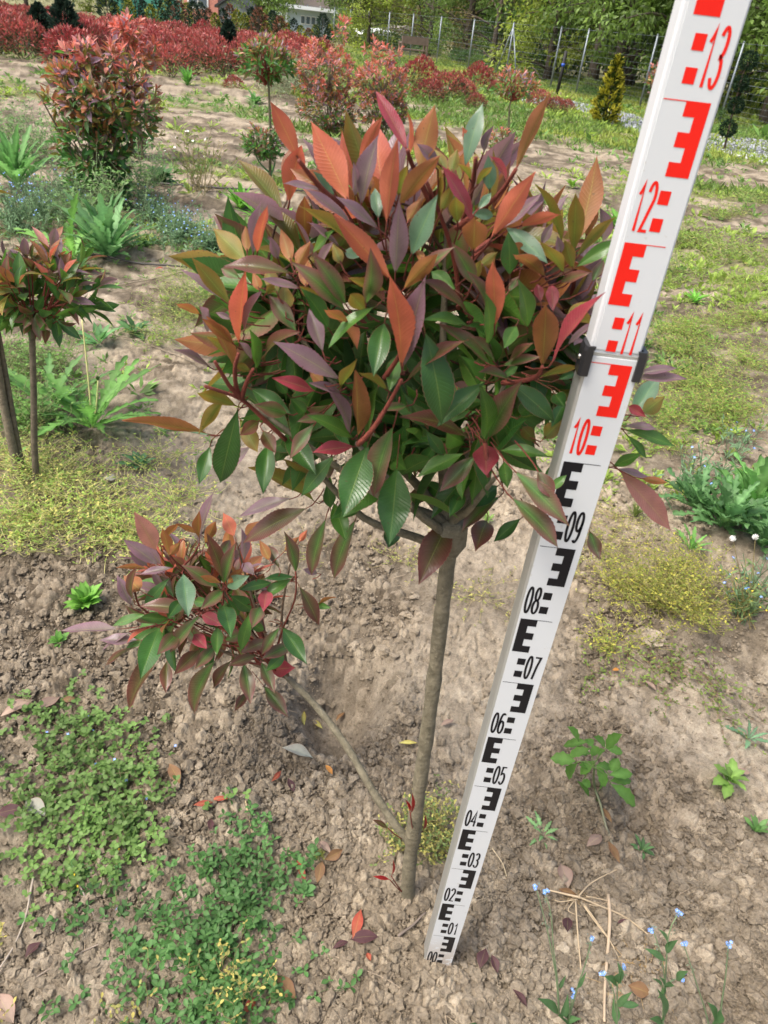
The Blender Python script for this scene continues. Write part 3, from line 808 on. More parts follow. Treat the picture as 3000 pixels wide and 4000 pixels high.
# smooth resample
def resample(P, n):
    P = np.asarray(P, float)
    s = np.r_[0, np.cumsum(np.linalg.norm(np.diff(P, axis=0), axis=1))]
    t = np.linspace(0, s[-1], n)
    Q = np.stack([np.interp(t, s, P[:, i]) for i in range(3)], 1)
    for _ in range(2): Q[1:-1] = .25 * Q[:-2] + .5 * Q[1:-1] + .25 * Q[2:]
    return Q
tp = resample(trunk_pts, 46)
rad = np.linspace(.0120, .0098, 46) * (1 + .05 * np.sin(np.arange(46) * 1.3)) + .004 * np.exp(-np.arange(46) / 3.0)
rad[11:15] += .0022
for q_ in (8, 19, 24, 31, 37, 42): rad[q_] += .0011; rad[-3:] += .002
mb = MB(); mb.tube(tp, rad, (1, 1, 1), 14)
top = tp[-1]
# limbs of the crown
limb_ends = [at(*C6(440, 610), .66), at(*C5(240, 880), .74), at(*C6(700, 860), .68), at(*C7(150, 300), .78), at(*C7(620, 480), .69), at(*C5(1080, 1250), .80), at(*C4(560, 1300), .72), at(*C6(1150, 880), .62), at(*C5(620, 1300), .84), at(*C7(560, 1100), .66)]
limbs = []
for i, e in enumerate(limb_ends):
    p0 = top - (0, 0, .01 + .02 * (i % 3))
    mid_ = p0 + (e - p0) * .45 + np.array([0, 0, -.02]) + r2.normal(size=3) * .008
    P = resample([p0, (p0 * 1.3 + mid_ * .7) / 2 + [0, 0, .005], mid_, e], 14)
    mb.tube(P, np.linspace(.0065 if i != 1 else .008, .0022, 14), (1, 1, 1), 8)
    limbs.append(P)
rel(mb, 'trunk', M_BARK)
# crown leaves
mb = MB(); st = MB()
cfgM = (885, 690, 480, 450, .752, .205)
traced(H4, C4, cfgM, mb, st, None, seed=11); traced(H5, C5, cfgM, mb, st, None, seed=12); traced(H6, C6, cfgM, mb, st, None, seed=13); traced(H7, C7, cfgM, mb, st, None, seed=14)
# shoots that carry the traced leaves
for pts, c_ in [([C4(775, 458), C4(850, 560), C4(945, 665), C4(1060, 760)], .60), ([C5(690, 515), C5(625, 625), C5(540, 720), C5(430, 800), C5(300, 900)], .62), ([C5(430, 440), C5(415, 570), C5(390, 720), C5(330, 900)], .64),
                ([C4(1480, 390), C4(1500, 470), C4(1545, 560), C4(1620, 720)], .63), ([C5(110, 600), C5(190, 790), C5(260, 980), C5(310, 1200), C5(320, 1420)], .66), ([C6(165, 512), C6(300, 555), C6(410, 590), C6(520, 700), C6(690, 860)], .62),
                ([C6(385, 300), C6(355, 400), C6(370, 540), C6(410, 590)], .615), ([C6(480, 400), C6(430, 500), C6(405, 590)], .62), ([C6(1440, 470), C6(1380, 590), C6(1260, 790), C6(1160, 890)], .555), ([C7(860, 385), C7(830, 455), C7(700, 485), C7(600, 490)], .60),
                ([C7(510, 1100), C7(500, 1020), C7(490, 880)], .60), ([C6(230, 350), C6(330, 520), C6(405, 590)], .62), ([C6(1480, 200), C6(1420, 330), C6(1330, 460)], .58), ([C5(1080, 1120), C5(1060, 1300), C5(1000, 1430)], .72), ([C5(420, 1050), C5(540, 960), C5(400, 1110)], .60)]:
    P = resample([at(*p, Y_ + .012 * i) for i, (p, Y_) in enumerate(zip(pts, [c_] * len(pts)))], 12)
    st.tube(P, np.linspace(.0016, .0026, 12), (1, 1, 1), 7)
# inner and rear shoots filling the ball of the crown
for i in range(112):
    while True:
        d = unit(r2.normal(size=3))
        if d[1] > -.55: break
    rr_ = r2.uniform(.45, 1.0) ** .6
    e = CEN + d * np.array([.20, .19, .165]) * rr_ + [0, 0, -.012]
    if d[1] < 0: e = CEN + d * np.array([.165, .10, .15]) * rr_
    if .10 < e[0] < .27 and e[1] < .72: e[1] = .73 + r2.uniform(0, .05)
    allp = np.concatenate([q[4:] for q in limbs]); dd = np.linalg.norm(allp - e, axis=1) + r2.uniform(0, .03, len(allp)); par = allp[np.argmin(dd)]
    ax = unit(unit(e - par) + d * .6 + [0, 0, .35])
    st.tube(resample([par, (par + e) / 2 + r2.normal(size=3) * .01, e], 7), np.linspace(.0018, .0010, 7), (.35, .7, .5), 5)
    hi = d[2] * rr_
    def kinds(f, r, hi=hi):
        u = f * .55 + hi * .75 + r.normal() * .18
        return 'R' if u > 1.2 else r.choice(list('OPL')) if u > .72 else r.choice(list('LBPN')) if u > .42 else r.choice(list('BGGD')) if u > .12 else r.choice(list('DDG'))
    whorl(mb, st, e, ax, r2.integers(6, 10), (.098), kinds, r2=r2, droop=.25)
crown = rel(mb, 'crown', M_HERO)
rel(st, 'twigs', M_TWIG)
# ---- side stem with its own smaller crown
r2 = np.random.default_rng(5)
Y0 = tree_base[1]
fork = at(889, 1822, Y0)
sp_ = [(889, 1828, 0), (874, 1805, .006), (845, 1772, .02), (800, 1700, .05), (752, 1615, .09), (700, 1545, .13), (655, 1495, .16), (622, 1466, .18), (585, 1420, .205)]
side = resample([at(x, y, Y0 + d) for x, y, d in sp_], 34)
mb = MB(); mb.tube(side, np.linspace(.0075, .0052, 34) * (1 + .05 * np.sin(np.arange(34) * 1.7)), (1, 1, 1), 10)
Lc = np.array(at(*CL(840, 640), .965))
for e in [CL(1250, 760), CL(1100, 560), CL(900, 520), CL(680, 480), CL(560, 760), CL(840, 860), CL(1290, 420), CL(1150, 900), CL(1000, 300)]:
    ee = at(*e, .93 + r2.uniform(-.03, .05))
    mb.tube(resample([side[-1] - (side[-1] - side[-5]) * r2.uniform(0, 1), (side[-1] + ee) / 2 + [0, 0, -.012], ee], 10), np.linspace(.0032, .0015, 10), (.8, .6, .55), 7)
rel(mb, 'side_stem', M_BARK)
mb = MB(); st = MB()
cfgL = (450, 1310, 300, 240, .965, .13)
traced(HL, CL, cfgL, mb, st, None, 2.5, .43, 15)
for i in range(34):
    d = unit(r2.normal(size=3)); d[1] = abs(d[1]) if r2.uniform() < .8 else d[1]
    e = Lc + d * np.array([.145, .10, .10]) * r2.uniform(.5, .95)
    st.tube(resample([side[-1] + r2.normal(size=3) * .01, (side[-1] + e) / 2 + [0, 0, -.01], e], 6), np.linspace(.002, .0012, 6), (1, 1, 1), 5)
    whorl(mb, st, e, unit(d + [0, 0, .5]), r2.integers(6, 9), .080, lambda f, r, h=d[2]: r.choice(list('OPRN')) if f * .6 + h * .6 > .62 else r.choice(list('BNBG')) if f + h > .1 else r.choice(list('DGN')), r2=r2, droop=.3)
for pts in [[CL(600, 320), CL(680, 420), CL(740, 450)], [CL(800, 310), CL(770, 370), CL(705, 440)], [CL(420, 785), CL(540, 755), CL(640, 740), CL(700, 770)], [CL(450, 560), CL(470, 650), CL(590, 720)], [CL(930, 520), CL(930, 640), CL(900, 760)], [CL(1320, 460), CL(1330, 600), CL(1250, 760), CL(1220, 880)], [CL(780, 690), CL(880, 665)], [CL(1040, 950), CL(1130, 960), CL(1230, 1000)]]:
    st.tube(resample([at(*p, .87 + .012 * i) for i, p in enumerate(pts)], 10), np.linspace(.0013, .0019, 10), (1, 1, 1), 6)
rel(mb, 'side_crown', M_HERO); rel(st, 'twigs', M_TWIG)
# red suckers at the foot of the stem
def sucker(b, leaves):
    mb = MB(); st = MB()
    for (bx, by, tx, ty, w_, k, Yy) in leaves:
        bb, tt = at(bx, by, Yy), at(tx, ty, Yy - .01)
        ax = unit(tt - bb); vv = unit(CAM - bb); L_ = np.linalg.norm(tt - bb)
        add_leaves(mb, T_HERO, [bb], [ax], [vv + np.array([.3, 0, .5])], L_, w_ * .75 / F * (1 if w_ > 0 else 1), KC[k][0], KC[k][1], .3, .4)
        st.tube(resample([b, (b + bb) / 2 + [0, 0, -.004], bb], 6), [.0010] * 6, (1, 1, 1), 5)
    q_ = rel(st, 'sucker', M_TWIG); rel(mb, 'leaves', M_HERO, parent=q_)
KC['X'] = ((.32, .012, .018), (.28, .012, .015))
sucker(at(893, 1800, Y0 - .004), [(887, 1758, 890, 1712, 17, 'X', Y0 - .02), (886, 1755, 876, 1728, 15, 'X', Y0 - .022)])
sucker(at(905, 1800, Y0), [(913, 1795, 918, 1760, 16, 'X', Y0 + .01)])
sucker(at(872, 1930, Y0 - .005), [(845, 1892, 849, 1856, 13, 'X', Y0 - .02), (842, 1900, 805, 1893, 15, 'X', Y0 - .022)])
sucker(at(868, 1812, Y0 - .004), [(838, 1789, 803, 1770, 20, 'N', Y0 - .01)])
# ================================================================== OTHER PHOTINIAS
class Local:
    """a thing whose parts are built in world space and hung on an Empty at its base"""
    def __init__(self, name, base, label, cat, group=None):
        self.root = empty(name, base, label, cat, group); self.b = np.array(base, float)
    def part(self, mb, name, mat, parent=None, smooth=True):
        o = mb.build(name, mat, None, smooth, loc=self.b); o.location = (0, 0, 0); o.parent = parent or self.root
        return o
def kind_mix(young, r):
    """young 0 = old green leaves ... 1 = fresh red shoots"""
    u = young + r.normal() * .16
    return ('K' if r.uniform() < .45 else 'R') if u > .95 else r.choice(list('RKOP')) if u > .75 else r.choice(list('OOLPB')) if u > .52 else r.choice(list('LBNG')) if u > .32 else r.choice(list('GGDB')) if u > .1 else r.choice(list('DDG'))
def cloud(mb, st, cen, rad, n, size, T, young, r2, hub=None, up=.55, shell=(.55, 1.0), nl=(6, 9), spread=(.4, 1.1), twig=.004, flat=1.0):
    cen = np.array(cen); rad = np.array(rad)
    for i in range(n):
        d = unit(r2.normal(size=3))
        e = cen + d * rad * r2.uniform(*shell) ** .6
        h = (e[2] - cen[2]) / rad[2]
        if hub is not None and st is not None:
            s = np.array(hub) + (e - hub) * 0; s = s + [0, 0, r2.uniform(-.5, .2) * rad[2]]
            st.tube([s, (s + e) / 2 - [0, 0, .12 * rad[2]], e], [twig, twig * .7, twig * .35], (1, 1, 1), 4, False)
        yo = young(h, d)
        whorl(mb, None, e, unit(d * flat + [0, 0, up]), r2.integers(*nl), size * r2.uniform(.85, 1.1), lambda f, r: kind_mix(yo + .25 * f - .1, r), T=T, r2=r2, spread=spread, droop=.15, gain=np.array([1.2, 1.42, 1.5]) if T is not T_12 else 1.1)
T_12 = leaf_template(10, 2, .52, .95, .02)
# --- small standard at the left edge (two stems in view)
r2 = np.random.default_rng(21)
b = on(70, 1050)
L1 = Local('photinia_tree', b, 'young photinia tree cut off by the left edge, thin stems rising from yellowing chickweed', 'tree')
YL = b[1]
mb = MB()
mb.tube(resample([at(80, 1060, YL), at(74, 960, YL), at(73, 850, YL + .01), at(70, 735, YL + .01), at(66, 660, YL + .02)], 24), np.linspace(.0105, .008, 24), (.75, .7, .7), 9)
L1.part(mb, 'stem', M_BARK)
mb = MB()
mb.tube(resample([at(52, 1075, YL + .03), at(30, 980, YL + .03), at(5, 860, YL + .04), at(-20, 700, YL + .04)], 20), np.linspace(.014, .011, 20), (1.1, 1.05, 1.05), 9)
L1.part(mb, 'stem', M_BARK)
mb = MB()
mb.tube(resample([at(60, 1070, YL + .05), at(38, 960, YL + .05), at(14, 820, YL + .06), at(-10, 690, YL + .06)], 20), np.linspace(.010, .008, 20), (.9, .85, .85), 8)
L1.part(mb, 'stem', M_BARK)
mb = MB(); st = MB()
ca = at(85, 625, YL + .02); cb = at(-120, 470, YL + .05)
cloud(mb, st, ca, (.165, .15, .115), 52, .088, T_12, lambda h, d: .28 + .40 * h, r2, hub=at(68, 690, YL + .02), shell=(.4, 1), twig=.0035)
cloud(mb, st, cb, (.12, .12, .20), 30, .088, T_12, lambda h, d: .45 + .35 * h, r2, hub=at(-15, 640, YL + .04), shell=(.4, 1), twig=.0035)
L1.part(mb, 'crown', M_HERO); L1.part(st, 'twigs', M_TWIG)
# --- broad bush at the left
def bush(name, pb, ptop, cfg, size, T, label, seed, group=None, young=None, stems=5, cat='shrub', mat=None, Y=None, nl=(6, 9)):
    """cfg: list of (x, y, half width px, half height px, shoots) lobes seen in the photograph, all round the bush's own axis"""
    r2 = np.random.default_rng(seed)
    b = on(*pb) if Y is None else np.array([*at(pb[0], pb[1], Y)[:2], hz(*at(pb[0], pb[1], Y)[:2])])
    Lc_ = Local(name, b, label, cat, group)
    Yb = b[1]
    mb = MB(); st = MB()
    hi = at(*ptop, Yb)[2]
    for (x, y, wx, wy, n) in cfg:
        c0 = at(x, y, Yb); rx = abs(at(x + wx, y, Yb)[0] - c0[0]); rz = abs(at(x, y - wy, Yb)[2] - c0[2])
        cloud(mb, st, c0, (rx, rx * .85, rz), n, size, T, lambda h, d, c0=c0, rz=rz: (young or (lambda q: -.05 + 1.0 * q))(((c0[2] + h * rz) - b[2]) / (hi - b[2])), r2, hub=np.array([c0[0] * .6 + b[0] * .4, c0[1], max(c0[2] - rz * .5, b[2] + .1)]), nl=nl, twig=size * .04)
    for k in range(stems):
        e = at(cfg[k % len(cfg)][0], cfg[k % len(cfg)][1], Yb) + r2.normal(size=3) * .08
        s = b + [r2.normal() * .04, r2.normal() * .04, -.02]
        st.tube(resample([s, s * .5 + e * .5 + r2.normal(size=3) * .03, e], 8), np.linspace(.012, .004, 8), (.8, .75, .7), 6)
    Lc_.part(mb, 'foliage', mat or M_LEAF)
    Lc_.part(st, 'stems', M_BARK)
    return Lc_
bush('photinia_bush', (215, 452), (205, 90), [(215, 215, 90, 85, 95), (200, 320, 80, 72, 100), (215, 400, 64, 55, 60), (165, 165, 48, 60, 28), (270, 240, 68, 60, 40), (310, 220, 34, 18, 5), (120, 215, 36, 35, 8), (250, 140, 26, 45, 7), (190, 125, 30, 40, 8), (160, 120, 30, 34, 7), (232, 118, 26, 40, 7), (285, 165, 30, 34, 8), (130, 170, 26, 40, 7)], .100, T_MID,
     'large bushy photinia with orange pink tips and green base among weeds at left', 31, young=lambda q: -.10 + .86 * q + .25 * max(q - .7, 0), stems=7)
bush('photinia_bush', (305, 345), (285, 25), [(300, 205, 48, 60, 44), (285, 120, 48, 40, 38), (280, 60, 32, 34, 24), (330, 115, 22, 28, 8), (305, 285, 42, 45, 16)], .092, T_MID,
     'tall narrow photinia with pale pink top leaves rising behind the large left bush', 32, young=lambda q: .1 + 1.05 * q, stems=4)
bush('photinia_bush', (712, 292), (735, 35), [(705, 160, 72, 62, 190), (708, 235, 68, 50, 150), (735, 70, 26, 36, 12), (690, 110, 40, 30, 20), (655, 170, 24, 45, 12), (715, 270, 36, 20, 14)], .085, T_LOW,
     'dense rounded photinia bush with coral tips, left one of the touching pair', 33, young=lambda q: .38 + .74 * q)
bush('photinia_bush', (825, 302), (820, 80), [(822, 180, 62, 54, 150), (826, 240, 56, 44, 110), (800, 100, 22, 30, 12), (845, 112, 26, 34, 12), (865, 190, 24, 40, 12)], .085, T_LOW,
     'dense photinia bush with orange tips, right one of the touching pair', 34, young=lambda q: .34 + .70 * q)
# --- standards with a ball on a thin stem and a second ball below it
def standard(pb, pf, ball, low, size, T, label, seed, lean=0, young=.35):
    r2 = np.random.default_rng(seed)
    b = on(*pb); L_ = Local('photinia_standard', b, label, 'tree', 'ball topped photinia standards'); Yb = b[1]
    mb = MB()
    cx, cy, wx, wy, n = ball
    c0 = at(cx, cy, Yb); rx = abs(at(cx + wx, cy, Yb)[0] - c0[0]); rz = abs(at(cx, cy - wy, Yb)[2] - c0[2])
    mb.tube(resample([b - [0, 0, .03], (b + at(*pf, Yb)) / 2 + [.01, 0, 0], at(*pf, Yb), c0], 16), np.linspace(.015, .009, 16), (.7, .75, .6), 8)
    L_.part(mb, 'stem', M_BARK)
    mb = MB(); st = MB()
    cloud(mb, st, c0, (rx, rx, rz), n, size, T, lambda h, d: young + .38 * h, r2, hub=c0 - [0, 0, rz * .6], shell=(.35, 1))
    L_.part(mb, 'crown', M_LEAF); L_.part(st, 'twigs', M_TWIG)
    if low:
        cx, cy, wx, wy, n = low
        c1 = at(cx, cy, Yb - .03); rx = abs(at(cx + wx, cy, Yb)[0] - c1[0]); rz = abs(at(cx, cy - wy, Yb)[2] - c1[2])
        mb = MB(); st = MB()
        cloud(mb, st, c1, (rx, rx, rz), n, size * .85, T, lambda h, d: young - .05 + .3 * h, r2, hub=c1 - [0, 0, rz * .5], shell=(.35, 1))
        for q in range(2):
            e = c1 + [(.5 - q) * rx * 1.1, 0, -.3 * rz]
            st.tube(resample([b + [0, 0, .05 + .04 * q], (b + e) / 2 + [(.5 - q) * .05, 0, .02], e], 8), np.linspace(.009, .005, 8), (.5, 1.3, .8), 6)
        L_.part(mb, 'side_crown', M_LEAF); L_.part(st, 'side_stems', M_BARK)
standard((583, 398), (581, 190), (574, 130, 62, 52, 95), (570, 308, 46, 42, 75), .088, T_MID, 'ball topped dark photinia on a thin bare stem, left of the touching pair of bushes', 41, young=.30)
standard((1094, 352), (1100, 230), (1112, 182, 54, 36, 80), (1086, 308, 36, 34, 60), .085, T_LOW, 'ball topped orange photinia on a thin stem on open soil right of centre', 42, young=.52)
standard((1440, 340), (1440, 240), (1436, 172, 42, 50, 75), None, .088, T_LOW, 'ball topped orange photinia mostly hidden behind the upper staff', 43, young=.55)
# --- low red shrubs: one built of each form, then copied
M_REDL = leaf_material('red_shrub_leaf', .42, .30, nscale=8)
def red_shrub(seed, dark):
    r2 = np.random.default_rng(seed)
    root = Local('red_photinia', (0, 0, 0), 'x', 'shrub'); mb = MB(); st = MB()
    N_ = 1050
    d = unit(r2.normal(size=(N_, 3))); d[:, 2] = np.abs(d[:, 2]) * 1.15 - .55
    lob = 1 + .22 * np.sin(d[:, 0] * 5 + seed) * np.cos(d[:, 1] * 4.3 + 2 * seed)
    P = np.array([0, 0, .36]) + d * np.array([.56, .56, .50]) * (r2.uniform(.55, 1, (N_, 1)) ** .5) * lob[:, None]
    P[:, 2] = np.maximum(P[:, 2], r2.uniform(.03, .14, N_))
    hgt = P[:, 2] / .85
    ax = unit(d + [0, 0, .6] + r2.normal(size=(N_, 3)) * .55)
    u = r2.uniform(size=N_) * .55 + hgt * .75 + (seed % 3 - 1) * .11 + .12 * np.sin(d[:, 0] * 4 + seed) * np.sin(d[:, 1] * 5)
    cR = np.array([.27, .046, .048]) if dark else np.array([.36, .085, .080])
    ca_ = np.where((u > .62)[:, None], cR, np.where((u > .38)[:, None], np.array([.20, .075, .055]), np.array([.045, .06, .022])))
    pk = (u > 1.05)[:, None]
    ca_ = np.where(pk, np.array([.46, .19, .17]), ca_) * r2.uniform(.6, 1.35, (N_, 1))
    add_leaves(mb, T_FAR, P, ax, d + r2.normal(size=(N_, 3)) * .6, r2.uniform(.07, .11, N_), r2.uniform(.03, .042, N_), ca_, ca_ * .9, .3, .5, 0, .1)
    for k in range(7):
        e = np.array([r2.normal() * .25, r2.normal() * .25, .5]); st.tube([(r2.normal() * .04, r2.normal() * .04, -.03), e * .5, e], [.008, .006, .003], (.5, .4, .4), 4, False)
    root.part(mb, 'foliage', M_REDL); root.part(st, 'stems', M_BARK)
    return root.root
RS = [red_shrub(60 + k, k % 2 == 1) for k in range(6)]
used = [False] * 6
def put_red(k, x, y, s, label, group, rz):
    z = hz(x, y)
    if not used[k]:
        o = RS[k]; used[k] = True; o.location = (x, y, z); o.scale = (s, s, s * r3.uniform(.9, 1.1)); o.rotation_euler = (0, 0, rz); o['label'] = label; o['group'] = group
    else:
        dup(RS[k], (x, y, z), rz, (s, s, s * r3.uniform(.9, 1.1)), label, group)
r3 = np.random.default_rng(77)
# the mounds in front of the fence, one by one
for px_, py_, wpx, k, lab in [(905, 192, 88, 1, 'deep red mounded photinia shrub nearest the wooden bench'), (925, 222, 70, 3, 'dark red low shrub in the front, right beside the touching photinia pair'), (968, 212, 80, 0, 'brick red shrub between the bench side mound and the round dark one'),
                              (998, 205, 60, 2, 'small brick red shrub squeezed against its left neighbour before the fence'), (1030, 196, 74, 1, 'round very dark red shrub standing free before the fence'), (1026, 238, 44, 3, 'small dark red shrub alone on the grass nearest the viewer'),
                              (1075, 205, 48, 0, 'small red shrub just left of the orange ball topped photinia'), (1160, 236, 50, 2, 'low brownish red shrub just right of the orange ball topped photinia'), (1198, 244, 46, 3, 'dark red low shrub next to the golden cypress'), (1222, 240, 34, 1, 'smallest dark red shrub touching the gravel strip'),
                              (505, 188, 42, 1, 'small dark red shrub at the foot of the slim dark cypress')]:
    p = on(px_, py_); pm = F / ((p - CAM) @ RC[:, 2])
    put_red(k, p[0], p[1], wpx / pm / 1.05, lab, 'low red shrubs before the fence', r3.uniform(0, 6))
# the planted rows: each row runs away to the left
cnt = 0
GLAB = ['bright red photinia shrub in the dense planted rows beyond the bare soil', 'dark red photinia shrub in the dense planted rows beyond the bare soil']
for row in range(11):
    y0 = 16.6 + row * 1.25
    for k in range(40):
        x = -3.2 - k * .98 + r3.normal() * .14 - (row % 2) * .4
        y = y0 - .035 * k * .9 + r3.normal() * .16 + (.9 if x > -4.2 else 0)
        if x < -.95 * y - 1.5 or x > -.05 * y - 2.2: continue
        if r3.uniform() < .05: continue
        qx, qy = proj((x, y, 0))
        if qx < -90: continue
        if row == 0 and 200 < qx < 330: continue
        q = r3.integers(0, 6)
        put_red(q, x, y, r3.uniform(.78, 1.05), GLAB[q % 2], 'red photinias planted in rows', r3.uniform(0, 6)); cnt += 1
print('red shrubs in rows', cnt)
# ================================================================== CONIFERS
M_CONI = leaf_material('conifer_scale', .6, .12, back=(1, 1, 1), spec=.2, nscale=12)
def sprays(mb, P, ax, L, W, col, r2, fold=.2, curl=.35, T=T_FAR):
    add_leaves(mb, T, P, ax, r2.normal(size=P.shape), L, W, col, col * .85, fold, curl, 0, .15)
def conifer(name, base, h, r, n, cin, cout, label, seed, kind='column', size=.06, trunk=True, group=None):
    r2 = np.random.default_rng(seed)
    L_ = Local(name, base, label, 'conifer', group); b = L_.b
    mb = MB()
    t = r2.uniform(0, 1, n) ** 1.0
    prof = {'column': lambda t: np.sin(np.clip(t * .93 + .10, 0, 1) * math.pi) ** .45 * (1 - t * .35), 'cone': lambda t: (1 - t) ** .72 * (.62 + .38 * np.sin(np.minimum(t * 5 + .25, 1.57)))}[kind](t)
    th = r2.uniform(0, 6.28, n)
    lump = 1 + .20 * np.sin(th * 3 + t * 11 + seed) + .16 * np.sin(th * 5 - t * 23) + .12 * np.sin(t * 37 + th)
    q = r2.uniform(.35, 1, n) ** .5
    rr_ = r * prof * q * lump
    P = b + np.stack([np.cos(th) * rr_, np.sin(th) * rr_, .03 + t * h * .96], 1)
    out = np.stack([np.cos(th), np.sin(th), np.full(n, .75)], 1) + r2.normal(size=(n, 3)) * .35
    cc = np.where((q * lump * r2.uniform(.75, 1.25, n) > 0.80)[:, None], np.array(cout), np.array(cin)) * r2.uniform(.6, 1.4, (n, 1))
    L = size * r2.uniform(.7, 1.4, n)
    sprays(mb, P, unit(out), L, L * .42, cc, r2)
    L_.part(mb, 'foliage', M_CONI)
    mb = MB(); mb.tube([b - [0, 0, .03], b + [0, 0, h * .5], b + [0, 0, h * .95]], [.02 + .01 * h, .015, .004], (1, 1, 1), 6); L_.part(mb, 'trunk', M_TRUNK)
    return L_
def px_thing(pb, ytop, halfw):
    p = on(*pb); top = at(pb[0] + (pb[1] - ytop) * .08, ytop, p[1]); k = F / ((p - CAM) @ RC[:, 2])
    return p, top[2] - p[2], halfw / k
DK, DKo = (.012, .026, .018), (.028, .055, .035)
for pb, yt, hw, lab, sd in [((96, 118), 12, 26, 'dark green columnar cypress, left one of two among the red shrubs', 1), ((152, 135), -4, 34, 'dark green columnar cypress, broader right one of two among red shrubs', 2), ((495, 150), 48, 19, 'slim dark green cypress behind the ball topped dark photinia', 3)]:
    p, h, r_ = px_thing(pb, yt, hw)
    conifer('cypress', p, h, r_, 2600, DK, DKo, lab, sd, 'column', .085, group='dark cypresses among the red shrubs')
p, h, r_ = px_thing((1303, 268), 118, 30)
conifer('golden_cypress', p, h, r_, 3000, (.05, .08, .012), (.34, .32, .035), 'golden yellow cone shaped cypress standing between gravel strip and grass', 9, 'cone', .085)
# topiary of four clipped balls on one crooked stem
b = on(1563, 328); Yt = b[1]
tp_ = Local('topiary_conifer', b, 'dark clipped topiary conifer of stacked balls beside the gravel, right of staff', 'topiary')
mb = MB(); mb.tube(resample([b - [0, 0, .03], at(1572, 290, Yt), at(1582, 245, Yt), at(1590, 215, Yt), at(1603, 165, Yt), at(1616, 135, Yt)], 18), np.linspace(.022, .010, 18), (1.5, 1.3, 1.2), 7); tp_.part(mb, 'stem', M_TRUNK)
r2 = np.random.default_rng(8)
for cx, cy, r_ in [(1618, 131, 17), (1601, 180, 14.5), (1590, 228, 15), (1573, 277, 16)]:
    c0 = at(cx, cy, Yt); R_ = r_ / (F / ((c0 - CAM) @ RC[:, 2]))
    d = unit(r2.normal(size=(700, 3))); q = r2.uniform(.5, 1, (700, 1)) ** .4
    mb = MB(); sprays(mb, c0 + d * R_ * q, unit(d + r2.normal(size=d.shape) * .5), np.full(700, .045), np.full(700, .022), np.array([[.014, .034, .014]]) * r2.uniform(.6, 1.8, (700, 1)), r2)
    tp_.part(mb, 'ball', M_CONI)

# ================================================================== NURSERY ROW AT THE BACK
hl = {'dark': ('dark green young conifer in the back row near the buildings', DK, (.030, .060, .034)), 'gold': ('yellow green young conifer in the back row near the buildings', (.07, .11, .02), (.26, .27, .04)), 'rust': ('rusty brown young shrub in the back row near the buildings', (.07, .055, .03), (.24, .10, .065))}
protos = {}
r2 = np.random.default_rng(15)
for key, (lab, ci, co) in hl.items():
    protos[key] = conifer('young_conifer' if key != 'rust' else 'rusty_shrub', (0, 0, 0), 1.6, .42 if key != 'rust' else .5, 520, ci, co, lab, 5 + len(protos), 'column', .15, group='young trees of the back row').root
first = {k: True for k in protos}
seq = 'dark gold dark gold dark dark gold dark gold dark rust gold dark dark rust gold dark rust gold gold dark rust gold dark rust gold dark gold rust gold dark gold'.split()
for i, key in enumerate(seq):
    px_ = 235 + i * 15.4
    Y_ = 37 + (i % 3) * 1.3 + r2.uniform(-.4, .4)
    x_ = at(px_, 60, Y_)[0]
    s = r2.uniform(.62, .92) * (1.12 if key == 'dark' else .9) * (1 if i < 22 else .85)
    if first[key]:
        o = protos[key]; first[key] = False; o.location = (x_, Y_, hz(x_, Y_)); o.scale = (s, s, s)
    else:
        dup(protos[key], (x_, Y_, hz(x_, Y_)), r2.uniform(0, 6), s, hl[key][0], 'young trees of the back row')
# low yellow shrubs in front of the row
def low_shrub(name, base, rx, rz, col, n, label, seed, size=.09, group=None, cat='shrub'):
    r2 = np.random.default_rng(seed)
    L_ = Local(name, base, label, cat, group)
    d = unit(r2.normal(size=(n, 3))); d[:, 2] = np.abs(d[:, 2]) * 1.2 - .3
    lob = 1 + .25 * np.sin(d[:, 0] * 5 + seed) * np.sin(d[:, 1] * 4 + d[:, 2] * 6)
    P = L_.b + [0, 0, rz * .45] + d * np.array([rx, rx * .8, rz * .6]) * (r2.uniform(.4, 1, (n, 1)) ** .5) * lob[:, None]
    P[:, 2] = np.maximum(P[:, 2], L_.b[2] + .02)
    cc = np.array(col) * r2.uniform(.5, 1.5, (n, 1))
    mb = MB(); add_leaves(mb, T_FAR, P, unit(d + r2.normal(size=(n, 3)) * .7 + [0, 0, .3]), r2.normal(size=(n, 3)) + [0, 0, 1], size * r2.uniform(.7, 1.3, n), size * .5, cc, cc, .3, .5, 0, .1)
    L_.part(mb, 'foliage', M_TREE)
    mb = MB()
    for k in range(5): mb.tube([L_.b + [r2.normal() * rx * .1, 0, -.03], L_.b + [r2.normal() * rx * .4, r2.normal() * rx * .3, rz * .6]], [.012, .004], (1, 1, 1), 4, False)
    L_.part(mb, 'stems', M_TRUNK)
    return L_
for i, (px_, w_, lab) in enumerate([(622, 1.0, 'low bright yellow shrub before the back row, left of two'), (662, 1.2, 'low bright yellow shrub before the back row, right of two')]):
    p = at(px_, 80, 30.0); low_shrub('yellow_shrub', (p[0], 30, hz(p[0], 30)), .8 * w_, .62, (.26, .28, .03), 500, lab, 30 + i, .11)

